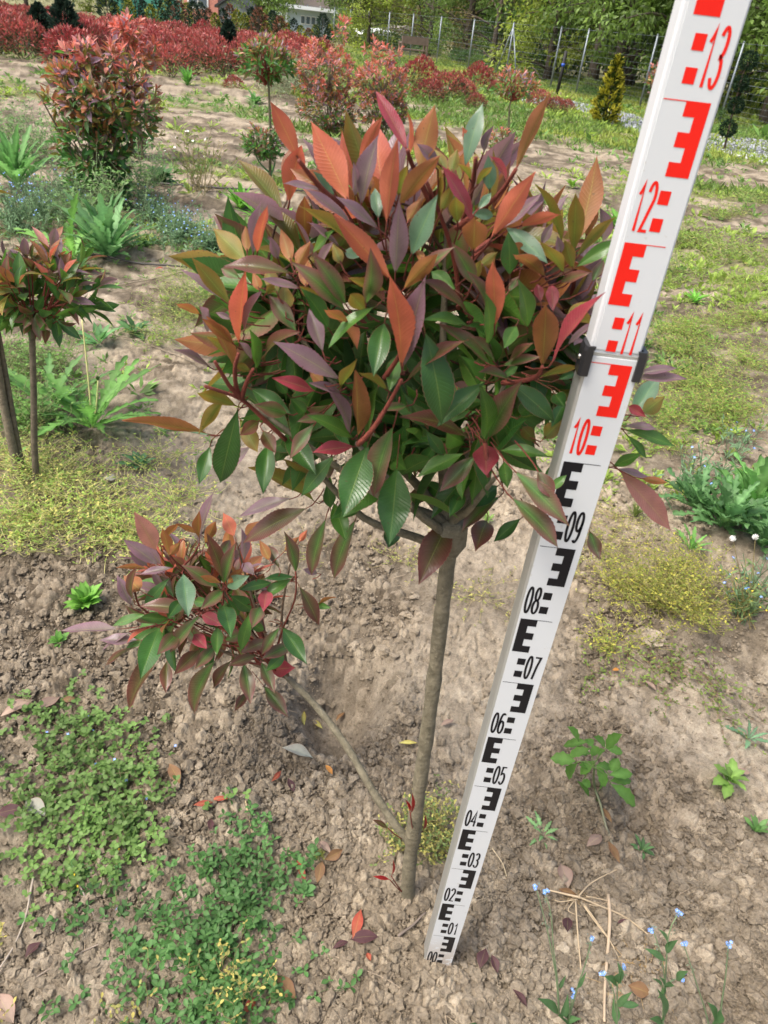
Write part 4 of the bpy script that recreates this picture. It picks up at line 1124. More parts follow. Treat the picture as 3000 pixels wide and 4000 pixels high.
# ================================================================== FENCE ALONG THE WOOD
fA, fB = gnd(1381, 232), gnd(1002, 150)
fd = unit((fB - fA)[:2]); fn = np.array([-fd[1], fd[0]])
FH = 1.78
M_GALV = plain('galvanised_steel', (.20, .235, .26), .45, .5, .12, 8)
posts = [gnd(*q)[:2] for q in [(1381, 232), (1273, 205), (1185, 190), (1072, 165)]]
s0 = [float((p - fA[:2]) @ fd) for p in posts]
step = 3.45
ss = [-3.4 * k for k in range(3, 0, -1)] + s0[:3] + [s0[2] + step * k for k in range(1, 16)]
fence = Local('wire_fence', (*fA[:2], 0), 'grey galvanised wire mesh fence with slim steel posts running along the dark wood', 'fence')
for i, s_ in enumerate(ss):
    p = fA[:2] + fd * s_
    mb = MB(); mb.tube([(p[0], p[1], -.1), (p[0], p[1], FH)], .030, (1, 1, 1), 8); mb.tube([(p[0], p[1], FH), (p[0], p[1], FH + .02)], [.036, .03], (1, 1, 1), 8)
    po = fence.part(mb, 'post', M_GALV)
    if i == 6:
        for sg in (-1, 1):
            e = p + fd * sg * .95
            mb = MB(); mb.tube([(p[0], p[1], FH - .12), (e[0], e[1], -.05)], .024, (1, 1, 1), 6); fence.part(mb, 'brace', M_GALV)
mb = MB()
wires = [.05, .15, .25, .36, .48, .62, .76, .92, 1.08, 1.24, 1.40, 1.56, FH - .03]
a0, a1 = fA[:2] + fd * ss[0], fA[:2] + fd * ss[-1]
for z_ in wires:
    mb.tube([(a0[0], a0[1], z_), (a1[0], a1[1], z_)], .0026 if z_ not in (.92, FH - .03) else .0052, (1, 1, 1), 3, False)
for k in range(int((ss[-1] - ss[0]) / .18)):
    p = a0 + fd * k * .18
    mb.tube([(p[0], p[1], .05), (p[0], p[1], FH - .03)], .0014, (1, 1, 1), 3, False)
fence.part(mb, 'wire_mesh', M_GALV)
# dark post with a blue band leaning on the fence, between two fence posts
p = gnd(1203, 203); o = Local('marker_post', (p[0], p[1], 0), 'short black post with a blue band before the wire fence', 'post')
mb = MB(); mb.tube([(p[0], p[1], -.05), (p[0] + .02, p[1], 1.15)], .05, (1, 1, 1), 8); o.part(mb, 'pole', plain('tarred_wood', (.012, .012, .012), .7))
mb = MB(); mb.tube([(p[0] + .012, p[1], .74), (p[0] + .014, p[1], .82)], .054, (1, 1, 1), 8); o.part(mb, 'band', plain('blue_tape', (.02, .08, .45), .5))

# gravel strip along the fence
gl = [(1128, 214), (1210, 219), (1240, 224), (1300, 234), (1345, 247), (1400, 258), (1460, 272), (1545, 296), (1600, 302), (1665, 306), (1800, 330)]
gr_ = [(1128, 222), (1210, 230), (1242, 236), (1300, 256), (1340, 270), (1400, 290), (1460, 305), (1545, 328), (1600, 340), (1665, 356), (1800, 395)]
GA = np.array([gnd(*q)[:2] for q in gl]); GB = np.array([gnd(*q)[:2] for q in gr_])
GA, GB = [np.stack([np.interp(np.linspace(0, 1, 60), np.linspace(0, 1, len(q)), q[:, i]) for i in range(2)], 1) for q in (GA, GB)]
V = []
for t in np.linspace(0, 1, 9):
    xy = GA * (1 - t) + GB * t + (rng.normal(size=GA.shape) * .03 if t in (0, 1) else 0)
    V.append(np.c_[xy, macro(xy[:, 0], xy[:, 1]) + .012 + .02 * math.sin(t * math.pi)])
V = np.array(V); i = np.arange(8)[:, None] * 60; j = np.arange(59)[None, :]
mb = MB(); mb.add(V.reshape(-1, 3), np.stack([i + j, i + 60 + j, i + 61 + j, i + j + 1], -1).reshape(-1, 4))
M_GRAV = plain('grey_gravel', (.16, .175, .19), .8, 0, .6, 25, .6)
tag(mb.build('gravel_strip', M_GRAV), 'blue grey gravel strip beside the fence', None, None, 'structure')
n = 9000
k_ = rng.integers(0, 59, n); t = rng.uniform(-.03, 1.03, n); fr = rng.uniform(0, 1, (n, 1))
xy = (GA[k_] * (1 - t[:, None]) + GB[k_] * t[:, None]) * (1 - fr) + (GA[k_ + 1] * (1 - t[:, None]) + GB[k_ + 1] * t[:, None]) * fr
Pg = np.c_[xy, macro(xy[:, 0], xy[:, 1]) + .022 + .02 * np.sin(np.clip(t, 0, 1) * math.pi)]
v, f = CT[2]; sz = rng.uniform(.018, .055, n); Rr = rand_rot(n)
Vg = np.einsum('nij,vj->nvi', Rr, v * [1, .7, .45]) * sz[:, None, None] + Pg[:, None, :]
mb = MB(); g_ = rng.uniform(.12, .42, (n, 1)) * np.array([[.92, .99, 1.06]])
mb.add(Vg.reshape(-1, 3), (f[None] + (np.arange(n) * len(v))[:, None, None]).reshape(-1, 3), np.repeat(g_, len(v), 0))
tag(mb.build('gravel_stones', attr_mat('gravel_stone', .75), smooth=False), 'pale blue grey crushed stones on the strip by the fence', 'gravel', None, 'stuff')
e0, e1 = on(1560, 333), on(1700, 368)
mb = MB(); mb.tube(resample([e0 + [0, 0, .03], (e0 + e1) / 2 + [0, 0, .035], e1 + [0, 0, .03]], 8), .028, (1, 1, 1), 6); tag(mb.build('edging_rail', plain('grey_edging', (.42, .43, .42), .6)), 'pale grey edging rail lying along the gravel strip beside the topiary', 'edging')
e0, e1 = on(1372, 262), on(1420, 281)
mb = MB(); mb.tube([e0 + [0, 0, .03], e1 + [0, 0, .03]], .022, (1, 1, 1), 6); tag(mb.build('fallen_pole', plain('weathered_pole', (.36, .33, .28), .8)), 'short weathered pole lying on the gravel edge left of staff', 'pole')

# ================================================================== THE WOOD
def make_tree(seed, h, r, leaf, n, col, trunk_r, base_h, lean=0.0):
    """tapered trunk, limbs, crown of leaf clumps with gaps"""
    r2 = np.random.default_rng(seed)
    L_ = Local('woodland_tree', (0, 0, 0), 'x', 'tree', 'trees of the wood behind the fence')
    mb = MB()
    top = np.array([lean * h, r2.normal() * .3, h * .9])
    tr = resample([(0, 0, -.2), (lean * h * .2 + r2.normal() * .1, 0, h * .3), (lean * h * .6, r2.normal() * .2, h * .6), top], 14)
    mb.tube(tr, np.linspace(trunk_r, trunk_r * .2, 14) * np.r_[1.35, 1.1, np.ones(12)], (1, 1, 1), 8)
    cl = []
    for k in range(40):
        t = base_h + (1 - base_h) * r2.uniform(0, 1) ** 1.35; s = tr[min(int(t * 13), 13)]
        a = r2.uniform(0, 6.28); rr_ = r * r2.uniform(.35, 1.0) * (1 - .45 * max(t - .6, 0) / .4)
        e = s + np.array([math.cos(a) * rr_, math.sin(a) * rr_, r2.uniform(-.05, .35) * rr_])
        mb.tube(resample([s, (s + e) / 2 + [0, 0, .12 * rr_], e], 6), np.linspace(trunk_r * .28, .012, 6), (1, 1, 1), 5, False)
        cl += [(s * .35 + e * .65, rr_ * .30), (e, rr_ * .36), (e + r2.normal(size=3) * rr_ * .25, rr_ * .25)]
    L_.part(mb, 'trunk', M_TRUNK)
    C = np.array([c for c, _ in cl]); Rr_ = np.array([q for _, q in cl])
    k = r2.integers(0, len(cl), n)
    d = unit(r2.normal(size=(n, 3)))
    P = C[k] + d * Rr_[k][:, None] * r2.uniform(.2, 1.15, (n, 1)) * np.array([1, 1, .62])
    tone = (.55 + .9 * r2.uniform(size=len(cl)))[k][:, None] * r2.uniform(.7, 1.35, (n, 1))
    cc = np.array(col) * tone
    mb = MB(); add_leaves(mb, T_FAR, P, unit(d * .7 + r2.normal(size=d.shape) * .6 - [0, 0, .45]), r2.normal(size=d.shape) * .6 + [0, 0, 1], leaf * r2.uniform(.7, 1.4, n), leaf * .5, cc, cc * .9, .3, .6, 0, .1)
    L_.part(mb, 'crown', M_TREE)
    return L_.root
TR = {'dark': make_tree(1, 8.5, 2.9, .19, 6500, (.065, .12, .028), .20, .10, .03), 'bright': make_tree(2, 7.5, 2.8, .19, 6500, (.20, .26, .045), .15, .06, .02), 'mid': make_tree(3, 9, 3.0, .20, 6800, (.105, .17, .038), .24, .18, -.03), 'brown': make_tree(4, 8, 2.7, .14, 3600, (.11, .095, .035), .16, .06, .02),
      'tall': make_tree(5, 11, 3.0, .20, 6500, (.09, .15, .034), .23, .25, .045)}
TL = {'dark': 'dark green leafy tree in the wood behind the wire fence', 'bright': 'yellow green leafy tree in the wood behind the wire fence', 'mid': 'mid green tall tree in the wood behind the wire fence', 'brown': 'thin brownish leaved tree in the wood behind the wire fence', 'tall': 'tall trunked tree with high crown in the wood behind the fence'}
tfirst = {k: True for k in TR}
r2 = np.random.default_rng(44)
def put_tree(k, x, y, s, label=None):
    if tfirst[k]:
        o = TR[k]; tfirst[k] = False; o.location = (x, y, 0); o.scale = (s, s, s); o.rotation_euler = (0, 0, r2.uniform(0, 6)); o['label'] = label or TL[k]
    else:
        dup(TR[k], (x, y, 0), r2.uniform(0, 6), (s, s, s * r2.uniform(.9, 1.1)), label or TL[k], 'trees of the wood behind the fence')
def fp(s, d): return fA[:2] + fd * s - fn * d * (1 if (-fn @ np.array([1, 0])) > 0 else -1)
# trees: distance along the fence, distance behind it
for s_, d_, k, sc in [(1.2, 1.6, 'tall', 1.0), (4.4, 2.2, 'mid', 1.0), (-2.5, 2.5, 'mid', 1.0), (-6, 3, 'bright', 1.05), (-9, 5, 'dark', 1.1), (7.6, 3.2, 'tall', .95), (10, 2.6, 'bright', 1.0), (13.5, 4.5, 'dark', 1.0), (16, 3, 'brown', 1.05), (20, 3.2, 'mid', .95), (24, 3, 'brown', 1.1), (28, 4, 'bright', 1.0), (33, 3.5, 'bright', 1.05), (38, 4, 'mid', 1), (43, 5, 'brown', 1),
                      (0, 6.5, 'dark', 1.1), (4, 7, 'bright', 1.0), (8, 7.5, 'dark', 1.15), (12, 8, 'mid', 1.1), (17, 7.5, 'dark', 1.1), (22, 8, 'dark', 1.15), (27, 9, 'mid', 1.1), (-4, 8, 'tall', 1.05), (-8, 11, 'mid', 1.1), (2, 13, 'dark', 1.2), (7, 13, 'mid', 1.2), (12, 14, 'dark', 1.2), (18, 14, 'tall', 1.2), (24, 15, 'dark', 1.25), (31, 12, 'dark', 1.2), (38, 11, 'mid', 1.15), (-3, 17, 'dark', 1.3), (-12, 18, 'dark', 1.3), (5, 21, 'mid', 1.3), (13, 22, 'dark', 1.3), (22, 23, 'dark', 1.3), (32, 22, 'mid', 1.3), (44, 14, 'dark', 1.2)]:
    p = fp(s_, d_); put_tree(k, p[0], p[1], sc * r2.uniform(.95, 1.08))
# trees by the buildings
for px_, Y_, k, sc in [(562, 46, 'mid', .7), (592, 60, 'bright', .7), (330, 52, 'bright', .62), (270, 55, 'mid', .75), (385, 50, 'brown', .6), (775, 56, 'mid', .9), (800, 48, 'bright', .75), (215, 56, 'bright', .6), (60, 50, 'brown', .7), (130, 54, 'mid', .7), (-40, 50, 'mid', .8)]:
    x_ = at(px_, 30, Y_)[0]; put_tree(k, x_, Y_, sc, {'mid': 'mid green tree rising near the far buildings', 'bright': 'yellow green tree rising near the far buildings', 'brown': 'brownish tree rising near the far buildings'}[k])
# undergrowth at the foot of the fence and below the trees
US = []
for i, (col, sz) in enumerate([((.085, .15, .035), .10), ((.13, .19, .05), .10), ((.05, .10, .028), .11)]):
    US.append(low_shrub('undergrowth_bush', (0, 0, 0), 1.0, .95, col, 900, 'x', 80 + i, sz, 'bushes at the foot of the fence', 'bush').root)
ulab = ['fresh green bush at the foot of the wire fence', 'pale yellowish green bush at the foot of the wire fence', 'dark green bush at the foot of the wire fence']
uf = [True] * 3
for q in range(46):
    s_ = -9 + q * 1.12 + r2.uniform(-.4, .4); d_ = r2.choice([.9, 1.6, 3.0, 5, 7.5], p=[.2, .25, .25, .2, .1])
    if q % 5 == 0: d_ = -.6
    k = r2.integers(0, 3); s = r2.uniform(.5, 1.0) if d_ > 0 else r2.uniform(.32, .5)
    if 14 < s_ < 30 and d_ > 0: s *= 1.25
    if -4 < s_ < 13 and d_ > 0: s *= .6
    p = fp(s_, d_)
    if uf[k]:
        o = US[k]; uf[k] = False; o.location = (p[0], p[1], 0); o.scale = (s, s, s); o['label'] = ulab[k]
    else: dup(US[k], (p[0], p[1], 0), r2.uniform(0, 6), (s, s, s * r2.uniform(.7, 1.1)), ulab[k], 'bushes at the foot of the fence')

# ================================================================== BUILDINGS AND YARD
M_PINK = plain('pink_render', (.52, .22, .17), .85, 0, .12, 3); M_WFR = plain('white_frame', (.78, .78, .78), .5); M_GLASS = plain('window_glass', (.10, .13, .16), .1, 0, .1); M_ROOFD = plain('dark_roof', (.035, .037, .042), .6); M_TILE = plain('clay_tile', (.30, .10, .06), .8)
M_SHEDW = plain('shed_boards', (.22, .25, .29), .8, 0, .25, 3); M_METW = plain('sheet_metal_white', (.70, .74, .78), .45, .2, .06, 2); M_METB = plain('sheet_metal_blue_grey', (.42, .50, .57), .5, .3, .12, 2)
Yh = 62.
xh = (at(398, 20, Yh)[0] + at(470, 20, Yh)[0]) / 2; wh = at(472, 20, Yh)[0] - at(398, 20, Yh)[0]
hs_ = Local('house', (xh, Yh + 4, 0), 'pink rendered house with a white framed window behind the back row', 'house')
mb = MB(); mb.box((xh, Yh + 4, 2.4), (wh, 8, 5.2)); hs_.part(mb, 'wall', M_PINK, None, False)
mb = MB(); mb.add([(xh - wh / 2 - .4, Yh - .4, 4.9), (xh + wh / 2 + .4, Yh - .4, 4.9), (xh + wh / 2 + .4, Yh + 4, 7.2), (xh - wh / 2 - .4, Yh + 4, 7.2), (xh - wh / 2 - .4, Yh + 8.4, 4.9), (xh + wh / 2 + .4, Yh + 8.4, 4.9)], [[0, 1, 2, 3], [3, 2, 5, 4], [1, 5, 2, 2][:4]] if False else [[0, 1, 2, 3], [3, 2, 5, 4]]); hs_.part(mb, 'roof', M_TILE, None, False)
xw = at(428, 8, Yh)[0]
mb = MB(); mb.box((xw, Yh - .03, 1.55), (1.5, .10, 1.5)); wo = hs_.part(mb, 'window', M_WFR, None, False)
for sx in (-1, 1):
    mb = MB(); mb.box((xw + sx * .35, Yh - .09, 1.55), (.58, .03, 1.25)); q = hs_.part(mb, 'pane', M_GLASS, wo, False)
def gable_shed(label, pxl, pxr, Y_, eave, ridge, depth, mw, mr, name='shed'):
    xl, xr_ = at(pxl, 30, Y_)[0], at(pxr, 30, Y_)[0]; xc, w_ = (xl + xr_) / 2, xr_ - xl
    L_ = Local(name, (xc, Y_ + depth / 2, 0), label, name)
    mb = MB(); mb.box((xc, Y_ + depth / 2, eave / 2), (w_, depth, eave))
    for yy in (Y_, Y_ + depth): mb.add([(xl, yy, eave), (xr_, yy, eave), (xc, yy, ridge)], [[0, 1, 2]])
    L_.part(mb, 'wall', mw, None, False)
    mb = MB()
    for a, b_ in ((xl - .25, xc), (xr_ + .25, xc)):
        za = eave - .12
        mb.add([(a, Y_ - .3, za), (xc, Y_ - .3, ridge + .02), (xc, Y_ + depth + .3, ridge + .02), (a, Y_ + depth + .3, za), (a, Y_ - .3, za + .14), (xc, Y_ - .3, ridge + .16), (xc, Y_ + depth + .3, ridge + .16), (a, Y_ + depth + .3, za + .14)], [[0, 1, 2, 3], [4, 5, 6, 7], [0, 1, 5, 4], [3, 2, 6, 7], [0, 4, 7, 3]])
    L_.part(mb, 'roof', mr, None, False)
    return L_, xl, xr_
gable_shed('small grey boarded shed with dark gabled roof next to the pink house', 474, 536, 58, 1.15, 1.75, 5, M_SHEDW, M_ROOFD)
Yb_ = 58.
xl, xr_ = at(616, 40, Yb_)[0], at(724, 40, Yb_)[0]; xc, w_ = (xl + xr_) / 2, xr_ - xl
wk = Local('workshop', (xc, Yb_ + 4, 0), 'long low blue grey sheet metal workshop with a pale flat roof edge', 'workshop')
mb = MB(); mb.box((xc, Yb_ + 4, .72), (w_, 8, 1.5)); wk.part(mb, 'wall', M_METB, None, False)
mb = MB(); mb.box((xc, Yb_ + 3.8, 1.58), (w_ + .6, 9, .20)); wk.part(mb, 'roof', M_METW, None, False)
for k in range(6):
    mb = MB(); mb.box((xl + w_ * (.36 + .105 * k), Yb_ - .03, .92), (w_ * .085, .08, .5)); q = wk.part(mb, 'window', M_WFR, None, False)
    mb = MB(); mb.box((xl + w_ * (.36 + .105 * k), Yb_ - .08, .92), (w_ * .07, .03, .4)); wk.part(mb, 'pane', M_GLASS, q, False)
mb = MB(); mb.box((xl + .12, Yb_ - .15, .9), (.12, .12, 1.7)); wk.part(mb, 'downpipe', M_METW, None, False)
xl2, xr2 = at(640, 10, 66)[0], at(712, 10, 66)[0]
hall = Local('hall', ((xl2 + xr2) / 2, 72, 0), 'taller hall with white roof behind the blue grey workshop', 'hall')
mb = MB(); mb.box(((xl2 + xr2) / 2, 72, 1.2), (xr2 - xl2, 12, 2.4)); hall.part(mb, 'wall', plain('hall_wall', (.30, .24, .20), .8), None, False)
mb = MB(); mb.box(((xl2 + xr2) / 2, 72, 2.55), (xr2 - xl2 + 1, 13, .28)); hall.part(mb, 'roof', M_METW, None, False)
# white container yard glimpsed between shed and trees
xa, xb = at(532, 10, 64)[0], at(560, 10, 64)[0]
o = Local('van', ((xa + xb) / 2, 65, 0), 'white van parked between the small shed and the tree', 'van')
mb = MB()
prof = [(0, .35), (0, 1.75), (.25, 1.95), (2.6, 1.95), (3.2, 1.2), (4.0, 1.05), (4.0, .35)]
V = [((xa + q[0] * .62), y_, q[1]) for y_ in (64.2, 65.9) for q in prof]; n_ = len(prof)
mb.add(V, [[q, (q + 1) % n_, n_ + (q + 1) % n_, n_ + q] for q in range(n_)]); mb.capf = [list(range(n_)), [n_ + q for q in range(n_)][::-1]]
o.part(mb, 'body', M_METW, None, False)
for wx in (.5, 2.0):
    for wy in (64.25, 65.85):
        mb = MB(); mb.tube([(xa + wx, wy - .1, .32), (xa + wx, wy + .1, .32)], .32, (1, 1, 1), 14); o.part(mb, 'wheel', M_PLAS)
# green shade net hung between posts
na_, nb_ = at(240, 30, 47), at(392, 30, 47)
net = Local('shade_net', ((na_[0] + nb_[0]) / 2, 47, 0), 'turquoise green shade net fence behind the conifers at the back', 'net fence')
mb = MB(); xs = np.linspace(na_[0], nb_[0], 40)
V = np.concatenate([np.c_[xs, 47 + .06 * np.sin(xs * 3) + .03 * np.sin(xs * 7.3 + zz), np.full(40, zz) + (.04 * np.sin(xs * 1.3) if zz > 1 else 0)] for zz in (.05, .7, 1.35, 2.0)])
i = np.arange(3)[:, None] * 40; j = np.arange(39)[None, :]
mb.add(V, np.stack([i + j, i + j + 1, i + 41 + j, i + 40 + j], -1).reshape(-1, 4)); net.part(mb, 'netting', plain('green_net', (.03, .20, .15), .7, 0, .15, 6))
for x_ in np.linspace(na_[0], nb_[0], 6):
    mb = MB(); mb.tube([(x_, 47.12, -.1), (x_, 47.12, 2.05)], .04, (1, 1, 1), 6); net.part(mb, 'post', M_TRUNK)
# wooden bench seen from behind, by the fence
pb_ = on(893, 131); kb = F / ((pb_ - CAM) @ RC[:, 2])
M_WOOD = plain('weathered_bench', (.17, .125, .10), .8, 0, .4, 6)
bn = Local('garden_bench', pb_, 'weathered brown wooden garden bench with its back turned by the fence', 'bench')
u_ = np.array([math.cos(.35), math.sin(.35), 0]); v_ = np.array([-u_[1], u_[0], 0]); AX = np.array([u_, v_, [0, 0, 1]])
def bb(c, s, name):
    mb = MB(); mb.box(pb_ + AX.T @ np.array(c), s, (1, 1, 1), AX); bn.part(mb, name, M_WOOD, None, False)
bb((0, .2, .42), (1.25, .42, .05), 'seat')
bb((0, 0, .78), (1.2, .04, .30), 'backrest')
for sx in (-1, 1):
    bb((sx * .60, .01, .45), (.08, .08, .95), 'leg'); bb((sx * .60, .42, .32), (.08, .08, .64), 'leg'); bb((sx * .60, .22, .66), (.10, .52, .05), 'armrest')
# heap under a white sheet beside the fence, farther off
ph_ = on(845, 108)
hp = Local('covered_heap', ph_, 'heap of grey stuff under a white plastic sheet beyond the bench', 'heap')
v, f = clod_template(5, 3)
mb = MB(); mb.add(v * [1.3, .8, .75] + ph_ + [.5, 0, .45], f); hp.part(mb, 'pile', plain('grey_rubble', (.24, .22, .21), .9, 0, .4, 4), None, False)
mb = MB(); mb.add(clod_template(9, 3)[0] * [1.35, .7, .34] + ph_ + [-.5, -.15, .62], f); hp.part(mb, 'sheet', M_METW, None, False)
# ================================================================== WEEDS AND GROUND COVER
def onv(px, py):
    px = np.asarray(px, float); py = np.asarray(py, float)
    d = np.stack([(px - CX) / F, (py - CY) / F, np.ones_like(px)], -1) @ RC.T
    z = np.zeros(len(px))
    for _ in range(4):
        P = CAM + d * ((z - CAMH) / d[:, 2])[:, None]
        z = macro(P[:, 0], P[:, 1])
    return np.c_[P[:, :2], z]
def sticks(mb, P0, P1, r, col, r1=None):
    """many thin three sided stalks at once"""
    P0 = np.atleast_2d(P0); P1 = np.atleast_2d(P1); n = len(P0)
    T = unit(P1 - P0); A = unit(np.cross(T, np.array([.31, .52, .79]))); B = np.cross(T, A)
    r = np.broadcast_to(r, (n,))[:, None]; r1 = r * .7 if r1 is None else np.broadcast_to(r1, (n,))[:, None]
    V = np.stack([P0 + r * (math.cos(a) * A + math.sin(a) * B) for a in (0, 2.09, 4.19)] + [P1 + r1 * (math.cos(a) * A + math.sin(a) * B) for a in (0, 2.09, 4.19)], 1)
    f = np.array([[0, 1, 4, 3], [1, 2, 5, 4], [2, 0, 3, 5]])
    c = np.broadcast_to(col, (n, 3))
    mb.add(V.reshape(-1, 3), (f[None] + (np.arange(n) * 6)[:, None, None]).reshape(-1, 4), np.repeat(c, 6, 0))
T_OVAL = leaf_template(4, 1, .58, .75)
T_TOOTH = leaf_template(8, 1, .55, .7, .13)
def lob(v): return .48 + .52 * np.abs(((v * 6.2) % 1.0) - .15) * 1.35
T_LOBE = leaf_template(26, 2, .62, .6, 0, lob)
def lob2(v): return .30 + .70 * (((v * 7.0) % 1.0) ** 1.0)
T_DAND = leaf_template(36, 2, .68, .55, 0, lob2)
def ell(r2, n, blobs):
    wts = np.array([b[4] if len(b) > 4 else b[2] * b[3] for b in blobs], float); k = r2.choice(len(blobs), n, p=wts / wts.sum())
    b = np.array([q[:4] for q in blobs], float)[k]
    th = r2.uniform(0, 6.28, n); rr_ = np.abs(r2.normal(size=n)) * .55
    return b[:, 0] + b[:, 2] * rr_ * np.cos(th), b[:, 1] + b[:, 3] * rr_ * np.sin(th)
def flat_dir(r2, n, up=0.0, upj=.3):
    th = r2.uniform(0, 6.28, n)
    return unit(np.stack([np.cos(th), np.sin(th), up + upj * r2.normal(size=n)], 1))
def creeping(name, blobs, n, r2, size, col, colm, hgt, label, cat, leaflets=2, runner=.05, tm=None, sticks_col=(.16, .15, .06), lw=.62, bright=None, stem_r=.0006, upright=.35, mat=None):
    """runners over the soil with a leaf pair or a trefoil at each node"""
    mb = MB(); st = MB()
    px, py = ell(r2, n, blobs)
    P = onv(px, py)
    d = flat_dir(r2, n, upright * .3, .2)
    nodes = 5
    B, S0, S1 = [], [], []
    cur = P + [0, 0, .003]
    for k in range(nodes):
        nx = cur + d * runner * r2.uniform(.5, 1.2, (n, 1)) + [0, 0, 1.0] * (hgt * r2.uniform(-.1, .75, (n, 1)) * upright)
        nx[:, 2] = np.maximum(nx[:, 2], macro(nx[:, 0], nx[:, 1]) + .003)
        S0.append(cur); S1.append(nx); B.append(nx)
        d = unit(d + r2.normal(size=d.shape) * .28); d[:, 2] = d[:, 2] * .6 + .02
        cur = nx
    S0, S1, B = np.concatenate(S0), np.concatenate(S1), np.concatenate(B)
    sticks(st, S0, S1, stem_r, np.array(sticks_col) * r2.uniform(.7, 1.3, (len(S0), 1)))
    pet = flat_dir(r2, len(B), .8, .3) * hgt * r2.uniform(.1, .8, (len(B), 1))
    tipp = B + pet
    sticks(st, B, tipp, stem_r * .7, np.array(sticks_col) * r2.uniform(.7, 1.3, (len(B), 1)))
    base_th = r2.uniform(0, 6.28, len(B))
    patch = (fbm(tipp[:, 0] * 14, tipp[:, 1] * 14, 5, 2))[:, None]
    for q in range(leaflets):
        th = base_th + q * 6.283 / leaflets + r2.normal(size=len(B)) * .2
        ax = unit(np.stack([np.cos(th), np.sin(th), r2.uniform(-.15, .65, len(B))], 1))
        sz = size * r2.uniform(.55, 1.25, len(B))
        c = np.array(col) * (.55 + .9 * patch) * r2.uniform(.75, 1.3, (len(B), 1))
        cmm = np.array(colm) * (.55 + .9 * patch)
        if bright is not None:
            yl = (r2.uniform(size=len(B)) < bright[1])[:, None]; c = np.where(yl, np.array(bright[0]), c); cmm = np.where(yl, np.array(bright[0]), cmm)
        add_leaves(mb, tm or T_OVAL, tipp, ax, np.tile([0, 0, 1.], (len(B), 1)) + r2.normal(size=(len(B), 3)) * .35, sz, sz * lw, c, cmm, .25, .4, 0, .08)
    L_ = Local(name, on(blobs[0][0], blobs[0][1]), label, cat)
    a = L_.part(mb, 'foliage', mat or M_WEED); b = L_.part(st, 'stems', M_STEM)
    for o in (L_.root, a, b): o['kind'] = 'stuff'
    del L_.root['category']; L_.root['category'] = cat
    return L_
M_PETAL = attr_mat('petal', .5, 80, .1)
def florets(mb, P, r, col, r2, n=5, eye=(.6, .5, .05)):
    P = np.atleast_2d(P); m = len(P)
    nn = unit(np.array([0, -.35, 1.]) + r2.normal(size=(m, 3)) * .45)
    a = unit(np.cross(nn, np.array([.3, .7, .2]))); b = np.cross(nn, a)
    for k in range(n):
        th = k * 6.283 / n
        ax = a * math.cos(th) + b * math.sin(th)
        add_leaves(mb, T_FAR, P, ax + nn * .25, nn, r, r * .85, col, col, .1, .3, 0, .08)
    d = r * .28
    V = np.stack([P + nn * .0006 + d * (math.cos(q) * a + math.sin(q) * b) for q in (0, 1.57, 3.14, 4.71)], 1)
    mb.add(V.reshape(-1, 3), np.arange(4 * m).reshape(m, 4), eye)
BLUE = (.16, .33, .80)
r2 = np.random.default_rng(101)
# --- foreground: trefoil patch and speedwell patch
clov = creeping('clover_patch', [(500, 1960, 95, 130, 7), (470, 2110, 110, 70, 5), (590, 1830, 40, 60, 1.2), (430, 2200, 80, 40, 3), (570, 1890, 50, 45, 1.6), (640, 2150, 25, 25, .3), (230, 2110, 45, 25, .5), (300, 2010, 70, 50, .8), (180, 1970, 50, 30, .5), (345, 2070, 70, 30, .6)], 170, r2, .0135, (.060, .150, .042), (.095, .20, .06), .020, 'dark green clover like trefoil patch spreading over the soil at bottom left', 'clover', 3, .022, sticks_col=(.12, .15, .06))
spd = creeping('speedwell_patch', [(190, 1650, 150, 85, 8), (270, 1750, 110, 90, 6), (130, 1560, 70, 50, 2.5), (60, 1720, 80, 50, 1.5), (300, 1850, 40, 40, 1), (210, 1850, 70, 50, 2), (80, 1880, 60, 40, 1), (100, 1790, 60, 40, 1.2)], 185, r2, .0115, (.105, .195, .05), (.145, .24, .065), .020, 'light green speedwell patch with tiny blue flowers left of the side crown', 'speedwell', 3, .024, T_TOOTH, (.17, .13, .07), .8)
mb = MB(); P = onv([260, 380, 250, 195, 105, 225, 210, 150, 205, 255, 275, 318], [1680, 1625, 1655, 1562, 1596, 1690, 1665, 1600, 1592, 1978, 1700, 1740]) + [0, 0, .022]
florets(mb, P, .0036, BLUE, r2, 4, (.8, .85, .9)); clov_f = spd.part(mb, 'flowers', M_PETAL, smooth=False); clov_f['kind'] = 'stuff'
mb = MB(); P = onv([285, 300, 325, 165, 172, 260], [1625, 1632, 1685, 1905, 1930, 1850]) + [0, 0, .024]
florets(mb, P, .0022, (.65, .48, .02), r2, 6, (.55, .38, .01)); florets(mb, P + [0, 0, .002], .0016, (.65, .48, .02), r2, 6, (.55, .38, .01)); q = clov.part(mb, 'flowers', M_PETAL, smooth=False); q['kind'] = 'stuff'
YG, YG2 = (.20, .22, .045), (.27, .27, .07)
